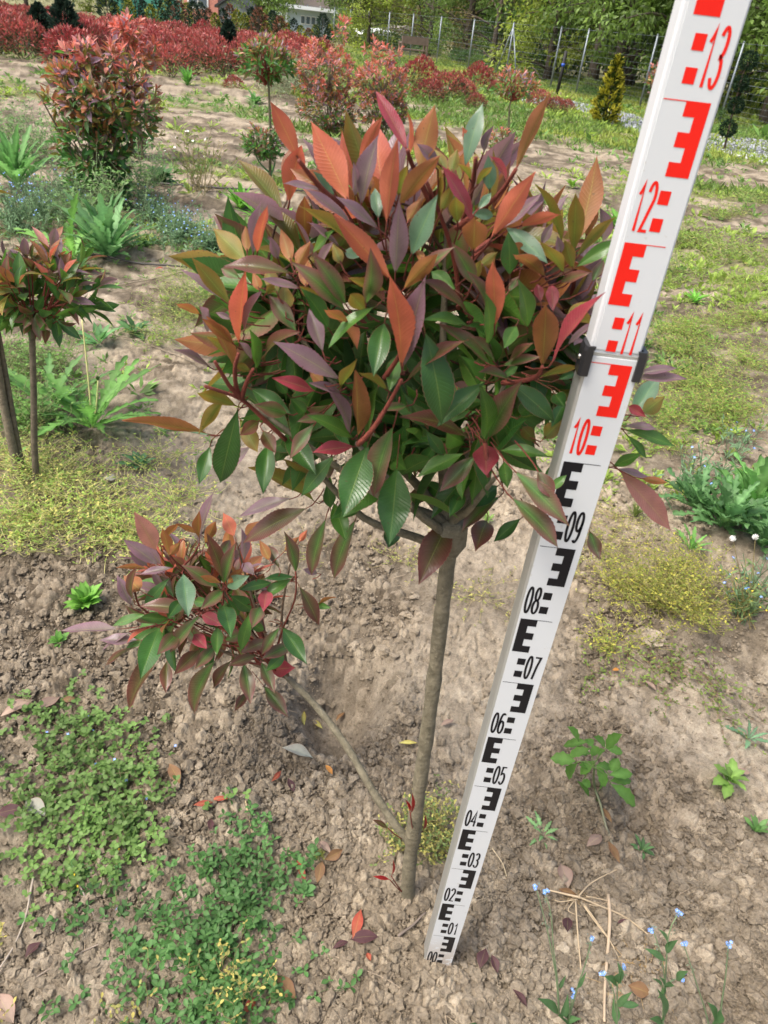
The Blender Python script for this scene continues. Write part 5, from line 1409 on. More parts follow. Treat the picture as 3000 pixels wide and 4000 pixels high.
# --- chickweed, yellowing, below the left tree
creeping('chickweed_patch', [(120, 1040, 140, 60, 7), (60, 1140, 110, 70, 6), (210, 1120, 130, 60, 6), (300, 1180, 100, 40, 3), (390, 1080, 70, 50, 2.2), (30, 1000, 80, 60, 4), (330, 1000, 60, 40, 1.4)], 700, r2, .0105, (.19, .29, .055), (.25, .34, .08), .03, 'yellowing chickweed tangle of thin stalks around the stems of the left tree', 'chickweed', 2, .035, sticks_col=(.46, .44, .17), bright=((.46, .44, .13), .25), stem_r=.0009, upright=.6)
creeping('chickweed_patch', [(385, 680, 55, 60, 4), (440, 640, 45, 45, 3), (360, 730, 50, 20, 1.5), (420, 600, 70, 30, 2)], 330, r2, .011, (.13, .22, .04), (.18, .27, .06), .04, 'yellow green low weed patch left of the main crown', 'chickweed', 2, .045, sticks_col=(.25, .27, .09), bright=((.34, .36, .10), .2), stem_r=.001)
creeping('chickweed_patch', [(1430, 1290, 100, 55, 8), (1350, 1275, 40, 50, 2.5), (1480, 1240, 70, 30, 2.2), (1330, 1400, 40, 30, 1.2), (1500, 1330, 50, 30, 2)], 520, r2, .0085, (.17, .21, .035), (.22, .25, .05), .028, 'bright yellow green weed cushion around the pale clod right of the staff', 'chickweed', 2, .026, sticks_col=(.30, .27, .09), bright=((.40, .38, .07), .3), stem_r=.0008, upright=.7)
creeping('creeping_speedwell', [(1430, 1440, 110, 25, 4), (1530, 1490, 60, 30, 2.5), (1300, 1450, 60, 20, 1.5), (1550, 1530, 40, 15, 1), (1400, 1480, 70, 20, 1)], 75, r2, .009, (.13, .19, .045), (.18, .24, .06), .008, 'sparse runners of creeping weed with single leaves below the cushion at right', 'speedwell', 2, .032, sticks_col=(.22, .13, .07), lw=.8, upright=.1)
creeping('chickweed_patch', [(1470, 720, 90, 30, 4), (1500, 830, 110, 45, 6), (1560, 890, 110, 50, 6), (1440, 900, 60, 50, 3), (1600, 620, 60, 40, 2.5), (1620, 780, 70, 50, 3), (1420, 960, 40, 40, 1.5), (1560, 700, 80, 30, 2), (1470, 760, 60, 30, 3), (1620, 690, 70, 30, 2)], 1700, r2, .0105, (.15, .27, .04), (.19, .32, .055), .028, 'fresh green carpet of chickweed right of the staff at mid distance', 'chickweed', 2, .036, sticks_col=(.28, .27, .09), bright=((.36, .38, .09), .18), stem_r=.001, upright=.5)
creeping('chickweed_patch', [(1290, 1180, 50, 30, 2), (1340, 1130, 50, 40, 2), (1250, 1250, 40, 30, 1), (1380, 1190, 60, 20, 1.4), (1060, 1290, 60, 30, 1.2), (870, 1200, 50, 20, .9), (620, 1190, 60, 15, .9)], 190, r2, .008, (.17, .20, .05), (.22, .24, .07), .02, 'thin scattering of pale weed stalks on the soil behind the staff', 'chickweed', 2, .03, sticks_col=(.34, .28, .13), bright=((.40, .38, .12), .3), stem_r=.0007)
cer = creeping('mouse_ear_weed', [(915, 1800, 40, 55, 5), (870, 1830, 25, 30, 2), (950, 1845, 25, 30, 2), (930, 1770, 30, 25, 1)], 130, r2, .0075, (.14, .20, .06), (.18, .24, .08), .022, 'pale yellowish weed tuft growing round the foot of the grey stem', 'weed', 2, .013, sticks_col=(.26, .22, .09), bright=((.42, .40, .12), .4), upright=1.1)
creeping('mouse_ear_weed', [(480, 2150, 70, 40, 3), (520, 2200, 50, 30, 2), (300, 2205, 50, 20, 1), (10, 2190, 30, 30, 1.4), (20, 2020, 25, 90, 1.2)], 22, r2, .008, (.22, .23, .06), (.28, .27, .09), .03, 'pale yellow green seed heads among the trefoil at the bottom left corner', 'weed', 2, .012, sticks_col=(.26, .20, .08), bright=((.48, .42, .12), .5), upright=1.2)
creeping('silver_mound', [(600, 198, 55, 22, 1)], 360, r2, .05, (.20, .26, .14), (.24, .30, .18), .25, 'pale silvery green soft mound behind the ball topped dark photinia', 'weed', 2, .06, sticks_col=(.28, .28, .16), stem_r=.003, upright=.9)
# --- forget-me-nots: grey green clumps, blue sprays
def forget(blobs, n, label, hgt, r2, size=.035):
    mb, st, fl = MB(), MB(), MB()
    px, py = ell(r2, n, blobs); P = onv(px, py)
    tip = P + np.c_[r2.normal(size=(n, 2)) * hgt * .28, hgt * r2.uniform(.5, 1.15, n)]
    sticks(st, P, tip, .0016, np.array((.12, .19, .09)) * r2.uniform(.7, 1.3, (n, 1)))
    for k in range(9):
        t = r2.uniform(.0, .92, (n, 1)); b = P * (1 - t) + tip * t
        ax = flat_dir(r2, n, .55, .3); sz = size * r2.uniform(.6, 1.3, n) * (1.2 - .6 * t[:, 0])
        c = np.array((.13, .22, .115)) * r2.uniform(.65, 1.35, (n, 1))
        add_leaves(mb, T_OVAL, b, ax, np.tile([0, 0, 1.], (n, 1)) + r2.normal(size=(n, 3)) * .3, sz, sz * .28, c, c * 1.25, .3, .5, 0, .05)
    f = r2.uniform(size=n) < .35
    florets(fl, tip[f], .0055, BLUE, r2)
    L_ = Local('forget_me_not_patch', on(blobs[0][0], blobs[0][1]), label, 'forget-me-nots')
    for m_, nm, mt in ((mb, 'foliage', M_WEED), (st, 'stems', M_STEM), (fl, 'flowers', M_PETAL)):
        o = L_.part(m_, nm, mt); o['kind'] = 'stuff'
    L_.root['kind'] = 'stuff'
forget([(90, 470, 110, 50, 5), (30, 500, 60, 40, 2), (160, 430, 70, 45, 2)], 420, 'grey green forget me not mass in front of the large left bush', .22, r2)
forget([(390, 510, 80, 38, 5), (330, 470, 50, 40, 2), (450, 540, 40, 25, 1.5)], 380, 'grey green forget me not patch with blue haze between left bush and crown', .15, r2)
forget([(1540, 1030, 60, 60, 3), (1480, 1060, 40, 40, 1.5), (1600, 980, 40, 30, 1)], 34, 'forget me nots rising out of the dark thistle clump at right', .17, r2)
forget([(1620, 1270, 40, 50, 2), (1600, 1330, 30, 30, 1)], 26, 'forget me nots with groundsel at the right edge below the thistles', .12, r2, .02)
# --- rosettes and single weeds
def rosette(name, pb, label, leaves, size, col, T, r2_, up=.35, w=.28, cat='weed', stems=None, curl=.7, fold=.25, group=None, wave=.06, colm=None):
    b = on(*pb) if len(pb) == 2 else np.array(pb)
    L_ = Local(name, b, label, cat, group); n = leaves
    mb = MB()
    th = np.arange(n) * 2.4 + r2_.uniform(0, 6); el = np.clip(up + r2_.normal(size=n) * .28, -.05, 1.4)
    ax = np.stack([np.cos(th) * np.cos(el), np.sin(th) * np.cos(el), np.sin(el)], 1)
    nn = np.stack([-np.cos(th) * np.sin(el), -np.sin(th) * np.sin(el), np.cos(el)], 1)
    sz = size * r2_.uniform(.6, 1.15, n); c = np.array(col) * r2_.uniform(.7, 1.35, (n, 1))
    add_leaves(mb, T, np.tile(b + [0, 0, .004], (n, 1)) + ax * size * .05, ax, nn, sz, sz * w * r2_.uniform(.8, 1.2, n), c, c * 1.5 if colm is None else np.array(colm), fold, curl * r2_.uniform(.4, 1.3, n), wave, .1)
    L_.part(mb, 'leaves', M_WEED)
    if stems:
        for (x, y, Yo) in stems:
            st = MB(); e = at(x, y, b[1] + Yo)
            P = resample([b, (b + e) / 2 + r2_.normal(size=3) * .01, e], 10); st.tube(P, np.linspace(.0035, .0025, 10), (.42, .42, .17), 6)
            o = L_.part(st, 'stalk', M_STEM)
            hd = MB(); add_leaves(hd, T_LOW, np.tile(e, (9, 1)), unit(np.c_[r2_.normal(size=(9, 2)) * .35, np.ones(9)]), r2_.normal(size=(9, 3)), .018, .006, (.05, .09, .03), (.07, .12, .04), .3, -.4)
            L_.part(hd, 'bud', M_WEED, o)
    return L_
GRN, BLG = (.075, .17, .05), (.075, .165, .075)
rosette('sow_thistle', (235, 548), 'large sow thistle with jagged bluish green upright leaves before the left bush', 44, .38, (.12, .24, .095), T_LOBE, r2, .8, .24)
rosette('sow_thistle', (160, 560), 'paler jagged leaf thistle partly under the large left bush', 14, .34, (.12, .25, .06), T_DAND, r2, .5, .30)
rosette('prickly_lettuce', (40, 410), 'tall lobed light green lettuce weed at the left edge', 60, .40, (.11, .23, .075), T_LOBE, r2, .95, .2)
rosette('dock_weed', (520, 455), 'bright green leafy weed clump left of the main crown top', 46, .20, (.11, .26, .04), T_LOW, r2, .7, .2)
rosette('dock_weed', (610, 505), 'wide bright green leafy weed clump touching the main crown top', 70, .19, (.11, .27, .04), T_LOW, r2, .6, .2)
rosette('dock_weed', (560, 480), 'middle one of three bright green weed clumps left of the crown top', 50, .18, (.12, .27, .045), T_LOW, r2, .6, .2)
rosette('dark_weed', (345, 395), 'low dark green round leaved weed right of the large left bush', 60, .16, (.045, .12, .04), T_OVAL, r2, .35, .45)
rosette('dark_weed', (305, 335), 'small grey green weed tuft beside the stem of the tall narrow photinia', 30, .16, (.09, .18, .09), T_LOW, r2, .7, .25)
rosette('fern_weed', (405, 178), 'fresh light green feathery weed before the red rows', 50, .30, (.10, .24, .05), T_LOBE, r2, .95, .22)
rosette('dark_weed', (550, 225), 'green weed on bare soil left of the thin stemmed dark photinia', 30, .22, (.09, .20, .06), T_LOW, r2, .5, .3)
rosette('dandelion', (200, 925), 'large dandelion with jagged leaves and bare stalks right of the left stems', 24, .30, (.10, .22, .05), T_DAND, r2, .40, .24, stems=[(177, 690, .12), (212, 822, .02)], cat='dandelion')
rosette('dandelion', (110, 900), 'dandelion leaves crossing between the stems of the left tree', 20, .26, (.095, .20, .06), T_DAND, r2, .5, .22, cat='dandelion')
rosette('dock_weed', (215, 745), 'pale oblong leaved weed just right of the left tree crown', 14, .12, (.10, .22, .08), T_MID, r2, .4, .28)
rosette('broad_weed', (290, 720), 'small broad leaved seedling on bare soil between left tree and crown', 12, .09, (.08, .17, .06), T_LOW, r2, .6, .5)
rosette('broad_weed', (300, 1010), 'small grey green seedling under the long stray crown leaf', 14, .07, (.09, .19, .08), T_LOW, r2, .7, .45)
rosette('chickweed_tuft', (185, 1310), 'small bright green weed tuft on dark soil left of the side crown', 46, .060, (.13, .28, .05), T_OVAL, r2, .7, .4)
rosette('chickweed_tuft', (130, 1390), 'tiny green sprout below the bright tuft at left', 14, .03, (.11, .25, .05), T_OVAL, r2, .7, .45)
rosette('cut_leaf_weed', (1170, 1808), 'small pale grey green rosette of toothed leaves right of the staff', 9, .050, (.15, .27, .11), T_LOBE, r2, .45, .30)
rosette('cut_leaf_weed', (1615, 1600), 'small bluish rosette of toothed leaves near the right edge', 8, .055, (.13, .24, .13), T_LOBE, r2, .5, .28)
rosette('wilted_seedling', (1572, 1690), 'drooping wilted light green seedling near the right edge', 11, .058, (.15, .26, .06), T_TOOTH, r2, .55, .42, curl=1.4)
rosette('small_weed', (1385, 1840), 'tiny wilted dark green sprout by the dip in the soil', 10, .03, (.08, .16, .06), T_OVAL, r2, .7, .35)
rosette('small_weed', (1630, 1800), 'small sprout half lit at the right edge above the flowers', 9, .035, (.10, .20, .06), T_OVAL, r2, .7, .35)
rosette('small_weed', (655, 1930), 'trefoil sprout alone at the edge of the clover patch', 9, .028, (.08, .17, .06), T_OVAL, r2, .6, .6)
rosette('small_weed', (690, 1855), 'tiny mossy yellow tuft left of the grey stem', 26, .02, (.20, .22, .06), T_GRASS, r2, .9, .2)
rosette('small_weed', (1050, 1130), 'narrow weed seen under the crown behind the forked stem', 10, .04, (.14, .22, .06), T_OVAL, r2, .8, .35)
# big thistle clump right of the staff
for (x, y, n, s, c, lab, T_) in [(1560, 1140, 44, .19, (.085, .18, .065), 'big dark spiny thistle clump at the right edge', T_DAND), (1625, 1100, 34, .22, (.10, .22, .06), 'upright lighter thistle at the right edge behind the spiny clump', T_LOBE), (1500, 1100, 30, .15, (.08, .17, .065), 'low dark thistle at the left side of the spiny clump', T_DAND), (1640, 1180, 26, .16, (.08, .17, .06), 'dark thistle leaves cut off by the right edge', T_DAND)]:
    rosette('thistle', (x, y), lab, n, s, c, T_, r2, .7, .34, 'thistle', fold=.35, wave=.12)
rosette('cut_leaf_weed', (1490, 1190), 'pale fresh jagged leaf weed in front of the dark thistle clump', 12, .085, (.13, .27, .07), T_LOBE, r2, .7, .26)
rosette('horsetail_tuft', (1370, 1120), 'fine grassy olive tuft behind the staff right side', 90, .06, (.13, .17, .05), T_GRASS, r2, 1.0, .06)
rosette('dock_weed', (1500, 650), 'bright green star shaped weed right of the upper staff', 26, .10, (.13, .32, .05), T_LOW, r2, .5, .2)
rosette('dock_weed', (1235, 405), 'small bright green weed on soil right of the crown top', 20, .14, (.16, .30, .05), T_LOW, r2, .7, .3)
rosette('dock_weed', (1330, 490), 'green weed clump between crown and upper staff', 40, .20, (.12, .26, .05), T_LOW, r2, .5, .3)
# airy weed with dry stalks and white heads
r4 = np.random.default_rng(9); b = on(430, 415); L_ = Local('dry_weed', b, 'airy weed of thin tan stalks with tiny white flower heads on bare soil', 'weed')
st, fl = MB(), MB(); n = 34
e = b + np.c_[r4.normal(size=n) * .16, r4.normal(size=n) * .12, r4.uniform(.25, .5, n)]; s = b + np.c_[r4.normal(size=(n, 2)) * .05, np.zeros(n)]
sticks(st, s, e, .0028, np.array((.26, .22, .10)) * r4.uniform(.7, 1.3, (n, 1))); fm = MB()
for k in range(6):
    t = r4.uniform(.3, 1, (n, 1)); add_leaves(fm, T_GRASS, s * (1 - t) + e * t, flat_dir(r4, n, .7, .3), r4.normal(size=(n, 3)), .045, .012, (.20, .24, .08), (.20, .24, .08), .2, .4)
florets(fl, e[:14], .012, (.75, .75, .70), r4)
L_.part(st, 'stalks', M_STEM); L_.part(fm, 'leaves', M_WEED); L_.part(fl, 'flowers', M_PETAL)
# groundsel with yellow heads at the right edge
r4 = np.random.default_rng(10); b = on(1610, 1330); L_ = Local('groundsel', b, 'spindly groundsel with yellow buds and two white seed heads at right edge', 'weed')
st, fl, fm, sh = MB(), MB(), MB(), MB(); n = 26
s = b + np.c_[r4.normal(size=(n, 2)) * .03, np.zeros(n)]; e = b + np.c_[r4.normal(size=n) * .06, r4.normal(size=n) * .05, r4.uniform(.05, .15, n)]
sticks(st, s, e, .0011, np.array((.28, .22, .07)) * r4.uniform(.7, 1.3, (n, 1)))
for k in range(7):
    t = r4.uniform(.1, 1, (n, 1)); add_leaves(fm, T_LOBE, s * (1 - t) + e * t, flat_dir(r4, n, .6, .4), r4.normal(size=(n, 3)) * .4 + [0, 0, 1], .028, .009, (.13, .19, .07), (.15, .22, .08), .2, .5)
florets(fl, e[:16], .003, (.70, .55, .03), r4, 5, (.6, .45, .02))
L_.part(st, 'stalks', M_STEM); L_.part(fm, 'leaves', M_WEED); L_.part(fl, 'flowers', M_PETAL)
for q in (at(1583, 1163, b[1] - .06), at(1632, 1160, b[1] - .03)):
    d = unit(r4.normal(size=(120, 3))); sh = MB(); sticks(sh, np.tile(q, (120, 1)), q + d * .0085, .0004, (.85, .85, .82)); L_.part(sh, 'seed_head', M_PETAL)
    st = MB(); st.tube(resample([b, (b + q) / 2 + [.005, 0, 0], q], 8), .0009, (.30, .25, .10), 5); L_.part(st, 'stalk', M_STEM)
# elder seedling leaning on its bare stem
PX = lambda x, y: (1050.7 + x / 2.727, 1437.8 + y / 2.727)
b = on(*PX(780, 1210)); Ye = on(*PX(640, 740))[1]; L_ = Local('elder_seedling', b, 'young elder shoot with toothed green leaflets on a bare grey stem right of staff', 'seedling')
st = MB(); top_ = at(*PX(640, 560), Ye - .03)
path = [b + [0, 0, .004], on(*PX(735, 1060), .008), on(*PX(690, 960), .012), on(*PX(655, 830), .02), at(*PX(640, 740), Ye), at(*PX(630, 660), Ye - .01), top_]
st.tube(resample(path, 24), np.linspace(.0034, .0018, 24), np.linspace(0, 1, 24)[:, None] * np.array([[-.02, .08, -.04]]) + np.array([[.16, .13, .11]]), 6); L_.part(st, 'stem', M_STEM)
mb = MB()
for bx, by, tx, ty, w_ in [(610, 490, 510, 525, 42), (525, 565, 405, 550, 60), (535, 575, 490, 645, 50), (545, 455, 490, 378, 45), (600, 450, 480, 470, 40), (640, 560, 570, 625, 40), (650, 590, 690, 690, 45), (620, 480, 600, 440, 40), (645, 590, 720, 600, 40), (700, 480, 645, 430, 40), (705, 485, 782, 420, 55), (710, 490, 785, 510, 40), (725, 645, 835, 640, 50), (730, 680, 830, 680, 45), (735, 700, 850, 805, 62), (715, 685, 665, 745, 55), (735, 620, 770, 560, 50), (640, 530, 630, 480, 50), (655, 540, 690, 510, 40), (560, 690, 605, 700, 40), (535, 680, 590, 755, 30), (610, 520, 530, 500, 45), (620, 600, 560, 590, 40), (640, 780, 655, 850, 30)]:
    Yq = Ye - .02 + r4.normal() * .012
    p, q = at(*PX(bx, by), Yq), at(*PX(tx, ty), Yq + r4.normal() * .012)
    l = np.linalg.norm(q - p); dep = (p - CAM) @ RC[:, 2]
    add_leaves(mb, T_TOOTH if True else T_MID, [p], [unit(q - p)], [unit(CAM - p) + [0, 0, 1.2]], l * 1.25, w_ / 2.727 * dep / F * 1.5, (.10, .22, .04), (.13, .27, .06), .35, .45, 0, .15)
    sm = MB()
L_.part(mb, 'leaves', M_WEED)
st = MB()
for (x, y) in [(600, 470), (530, 570), (705, 485), (725, 645), (735, 700), (560, 690), (650, 560)]:
    e = at(*PX(x, y), Ye - .02); st.tube(resample([top_ - [0, 0, .02], (top_ + e) / 2 + [0, 0, .004], e], 6), .0010, (.16, .26, .07), 5, False)
L_.part(st, 'leaf_stalks', M_STEM)
# foreground forget-me-nots, each plant on its own
def fmn(label, base, stalks, leaves, seed):
    r4 = np.random.default_rng(seed)
    px_, py_ = PX(*base); b = on(px_, min(py_, 2400)); Yb = b[1]
    L_ = Local('forget_me_not', b, label, 'forget-me-not', 'forget me nots in the foreground')
    for pts in stalks:
        P = resample([b if k == 0 else at(*PX(*p), Yb + .01 * k) for k, p in enumerate([None] + list(pts)) if True], 16)
        st = MB(); n_ = len(P); st.tube(P, np.linspace(.0016, .0008, n_), (.14, .20, .10), 6); o = L_.part(st, 'stalk', M_STEM)
        hd = MB(); tip = P[-1]
        bud = tip + r4.normal(size=(12, 3)) * [.0022, .0022, .0028]
        add_leaves(hd, T_FAR, bud, unit(r4.normal(size=(12, 3)) + [0, 0, .6]), r4.normal(size=(12, 3)), .0045, .0026, (.14, .19, .16), (.15, .2, .2), .3, .3)
        low = P[-5] + (P[-1] - P[-5]) * r4.uniform(0, .9, (10, 1)) + r4.normal(size=(10, 3)) * .0016
        add_leaves(hd, T_FAR, low, unit(r4.normal(size=(10, 3)) - [0, 0, .4]), r4.normal(size=(10, 3)), .005, .003, (.15, .19, .13), (.15, .19, .13), .3, .3)
        L_.part(hd, 'buds', M_WEED, o)
        fl = MB(); florets(fl, tip + r4.normal(size=(4, 3)) * .0024 + [0, -.001, .002], .0034, BLUE, r4); L_.part(fl, 'flowers', M_PETAL, o, False)
    mb = MB()
    for bx, by, tx, ty, w_ in leaves:
        p, q = at(*PX(bx, by), Yb + .004), at(*PX(tx, ty), Yb - .006 + r4.normal() * .01); l = np.linalg.norm(q - p); dep = (p - CAM) @ RC[:, 2]
        add_leaves(mb, T_MID, [p], [unit(q - p)], [unit(CAM - p) + [0, 0, .8]], l, w_ / 2.727 * dep / F * 1.2, (.075, .165, .06), (.11, .21, .085), .3, .5)
    if leaves: L_.part(mb, 'leaves', M_WEED)
fmn('forget me not with two long stalks left of the dead straw plant', (430, 2090), [[(415, 1850), (370, 1600), (330, 1440), (290, 1300)], [(420, 1850), (390, 1640), (385, 1430), (342, 1335)]], [(425, 2050, 300, 1960, 50), (440, 2080, 480, 1930, 40), (430, 1900, 470, 1820, 20), (500, 2105, 420, 2060, 60), (440, 2100, 560, 2080, 40)], 1)
fmn('slanting forget me not stalk rising past the thick dry root', (480, 2100), [[(540, 1880), (590, 1740), (617, 1610)], [(500, 1980), (515, 1930)]], [(540, 1900, 590, 1800, 20)], 2)
fmn('leafy forget me not just right of the thick dry root', (770, 2200), [[(770, 2000), (770, 1860), (810, 1775)], [(760, 2040), (750, 1900), (690, 1815)]], [(770, 1890, 690, 1830, 45), (770, 1880, 770, 1740, 40), (775, 2010, 860, 1920, 35), (775, 2000, 900, 2000, 35), (765, 2110, 745, 1960, 45), (765, 1860, 800, 1800, 40)], 3)
fmn('tallest branching forget me not over the straw at bottom right', (1035, 2200), [[(1050, 1950), (1062, 1700), (1075, 1520), (1130, 1462)], [(1050, 1800), (1020, 1660), (980, 1555)], [(1055, 1870), (1100, 1850), (1150, 1835)]], [(1060, 1690, 1130, 1615, 40), (1055, 1740, 930, 1665, 35), (1055, 1660, 1010, 1550, 35), (1050, 1890, 1110, 1890, 35), (1120, 1850, 1190, 1800, 40), (1010, 1960, 975, 1840, 35), (1030, 2090, 1005, 1900, 55), (1030, 1930, 1015, 1830, 35), (1040, 2110, 960, 2080, 40)], 4)
fmn('forget me not leaning left near the bottom right corner', (1320, 2160), [[(1290, 2030), (1230, 1850), (1190, 1720), (1160, 1640)]], [(1330, 2110, 1300, 1980, 60), (1330, 2110, 1380, 2040, 50)], 5)
fmn('single upright forget me not stalk nearest the bottom right corner', (1375, 2120), [[(1385, 1990), (1410, 1830), (1425, 1650)]], [], 6)
fmn('low forget me not at the very bottom left of centre', (-50, 2150), [[(-52, 2120), (-60, 2080)]], [(-50, 2140, -100, 2110, 30)], 7)

# --- weeds dotted over the whole field
r2 = np.random.default_rng(222)
mb, st = MB(), MB(); n = 24000
Yq = 2.2 * np.exp(r2.uniform(0, math.log(24 / 2.2), n)); Xq = Yq * r2.uniform(-.80, .95, n)
gk = greenness(Xq, Yq); den = np.clip(gk * .9 + .05 + .85 * sstep(.46, .58, fbm(Xq * .9, Yq * .7, 91, 4)) * sstep(-.1, .5, Xq / Yq) * (1 - .72 * sstep(6, 8, Yq) * (1 - sstep(11, 13.5, Yq))) + .35 * sstep(.54, .66, fbm(Xq * 1.1, Yq * .8, 92, 4)), 0, 1)
k = r2.uniform(size=n) < den; Xq, Yq = Xq[k], Yq[k]; n = len(Xq); print('field weeds', n)
P0 = np.c_[Xq, Yq, macro(Xq, Yq) + .004]
scl = (.017 + .0034 * Yq) * np.exp(r2.normal(size=n) * .35)
tone = fbm(Xq * .7 + 9, Yq * .7, 33, 3)[:, None]
base_c = np.where(tone > .52, np.array([[.22, .31, .06]]), np.array([[.12, .22, .055]]))
for q in range(11):
    ax = flat_dir(r2, n, .55, .45); sz = scl * r2.uniform(.5, 1.3, n)
    cc = base_c * r2.uniform(.6, 1.4, (n, 1))
    add_leaves(mb, T_FAR, P0 + ax * (scl * .5)[:, None] * r2.uniform(0, 1.6, (n, 1)) * [1, 1, .35], ax, np.tile([0, 0, 1.], (n, 1)) + r2.normal(size=(n, 3)) * .4, sz, sz * r2.uniform(.2, .5, n), cc, cc, .2, .4, 0, .1)
tag(mb.build('field_weeds', M_WEED), 'low green weeds dotted over the bare field', 'weeds', None, 'stuff')
# grass strip before and behind the fence
mb = MB(); n = 42000
Yq = r2.uniform(9.8, 44, n) ** 1.0; Xq = Yq * r2.uniform(-.32, .62, n) + r2.normal(size=n) * .3
gk = greenness(Xq, Yq) * sstep(-.2, .25, fbm(Xq * .8, Yq * .8, 55, 3) - .32); k = (r2.uniform(size=n) < gk) & ~((Xq < -2.2 - .05 * Yq) & (Yq < 31))
sd_ = (np.c_[Xq, Yq] - fA[:2]) @ fn
Xq, Yq = Xq[k], Yq[k]; n = len(Xq)
P0 = np.c_[Xq, Yq, macro(Xq, Yq)]
tone = fbm(Xq * .5, Yq * .5, 34, 3)[:, None]
for q in range(3):
    cc = np.where(tone > .5, np.array([[.22, .27, .06]]), np.array([[.12, .19, .045]])) * r2.uniform(.6, 1.4, (n, 1))
    add_leaves(mb, T_GRASS, P0 + r2.normal(size=(n, 3)) * [.05, .05, 0], flat_dir(r2, n, 1.1, .5), r2.normal(size=(n, 3)), r2.uniform(.06, .17, n), .016 + .0006 * Yq, cc, cc, .2, .5, 0, .1)
tag(mb.build('grass', M_WEED), 'patchy yellow green grass between the shrubs and the fence', 'grass', None, 'stuff')

# ================================================================== LITTER
M_DRY = leaf_material('dry_leaf', .6, .15, hero=True, spec=.3)
def litter(px, py, L, W, ang, kind, label, curl=.5, flip=0):
    cols = {'pink': ((.30, .185, .155), (.33, .21, .18)), 'plum': ((.075, .030, .036), (.085, .035, .04)), 'red': ((.33, .050, .035), (.36, .09, .05)), 'brown': ((.20, .10, .055), (.24, .12, .06)), 'gold': ((.50, .36, .09), (.55, .46, .16)), 'grey': ((.30, .26, .23), (.36, .33, .30)), 'orange': ((.48, .20, .05), (.45, .17, .05))}
    b = on(px, py, .006); a = math.radians(ang)
    ex = np.array([math.cos(a), math.sin(a), r5.normal() * .12])
    nn = np.array([r5.normal() * .3, r5.normal() * .3 - .15, 1.0])
    mb = MB(); add_leaves(mb, T_HERO, [b - ex * L / 2 + [0, 0, .008]], [ex], [nn if not flip else -nn], L, W, *cols[kind], .3 * r5.uniform(.2, 1.6), curl * r5.uniform(.5, 1.5), .03, .15)
    o = mb.build('fallen_leaf', M_DRY, None, True, loc=b)
    tag(o, label, 'fallen leaf', 'fallen photinia leaves')
r5 = np.random.default_rng(300)
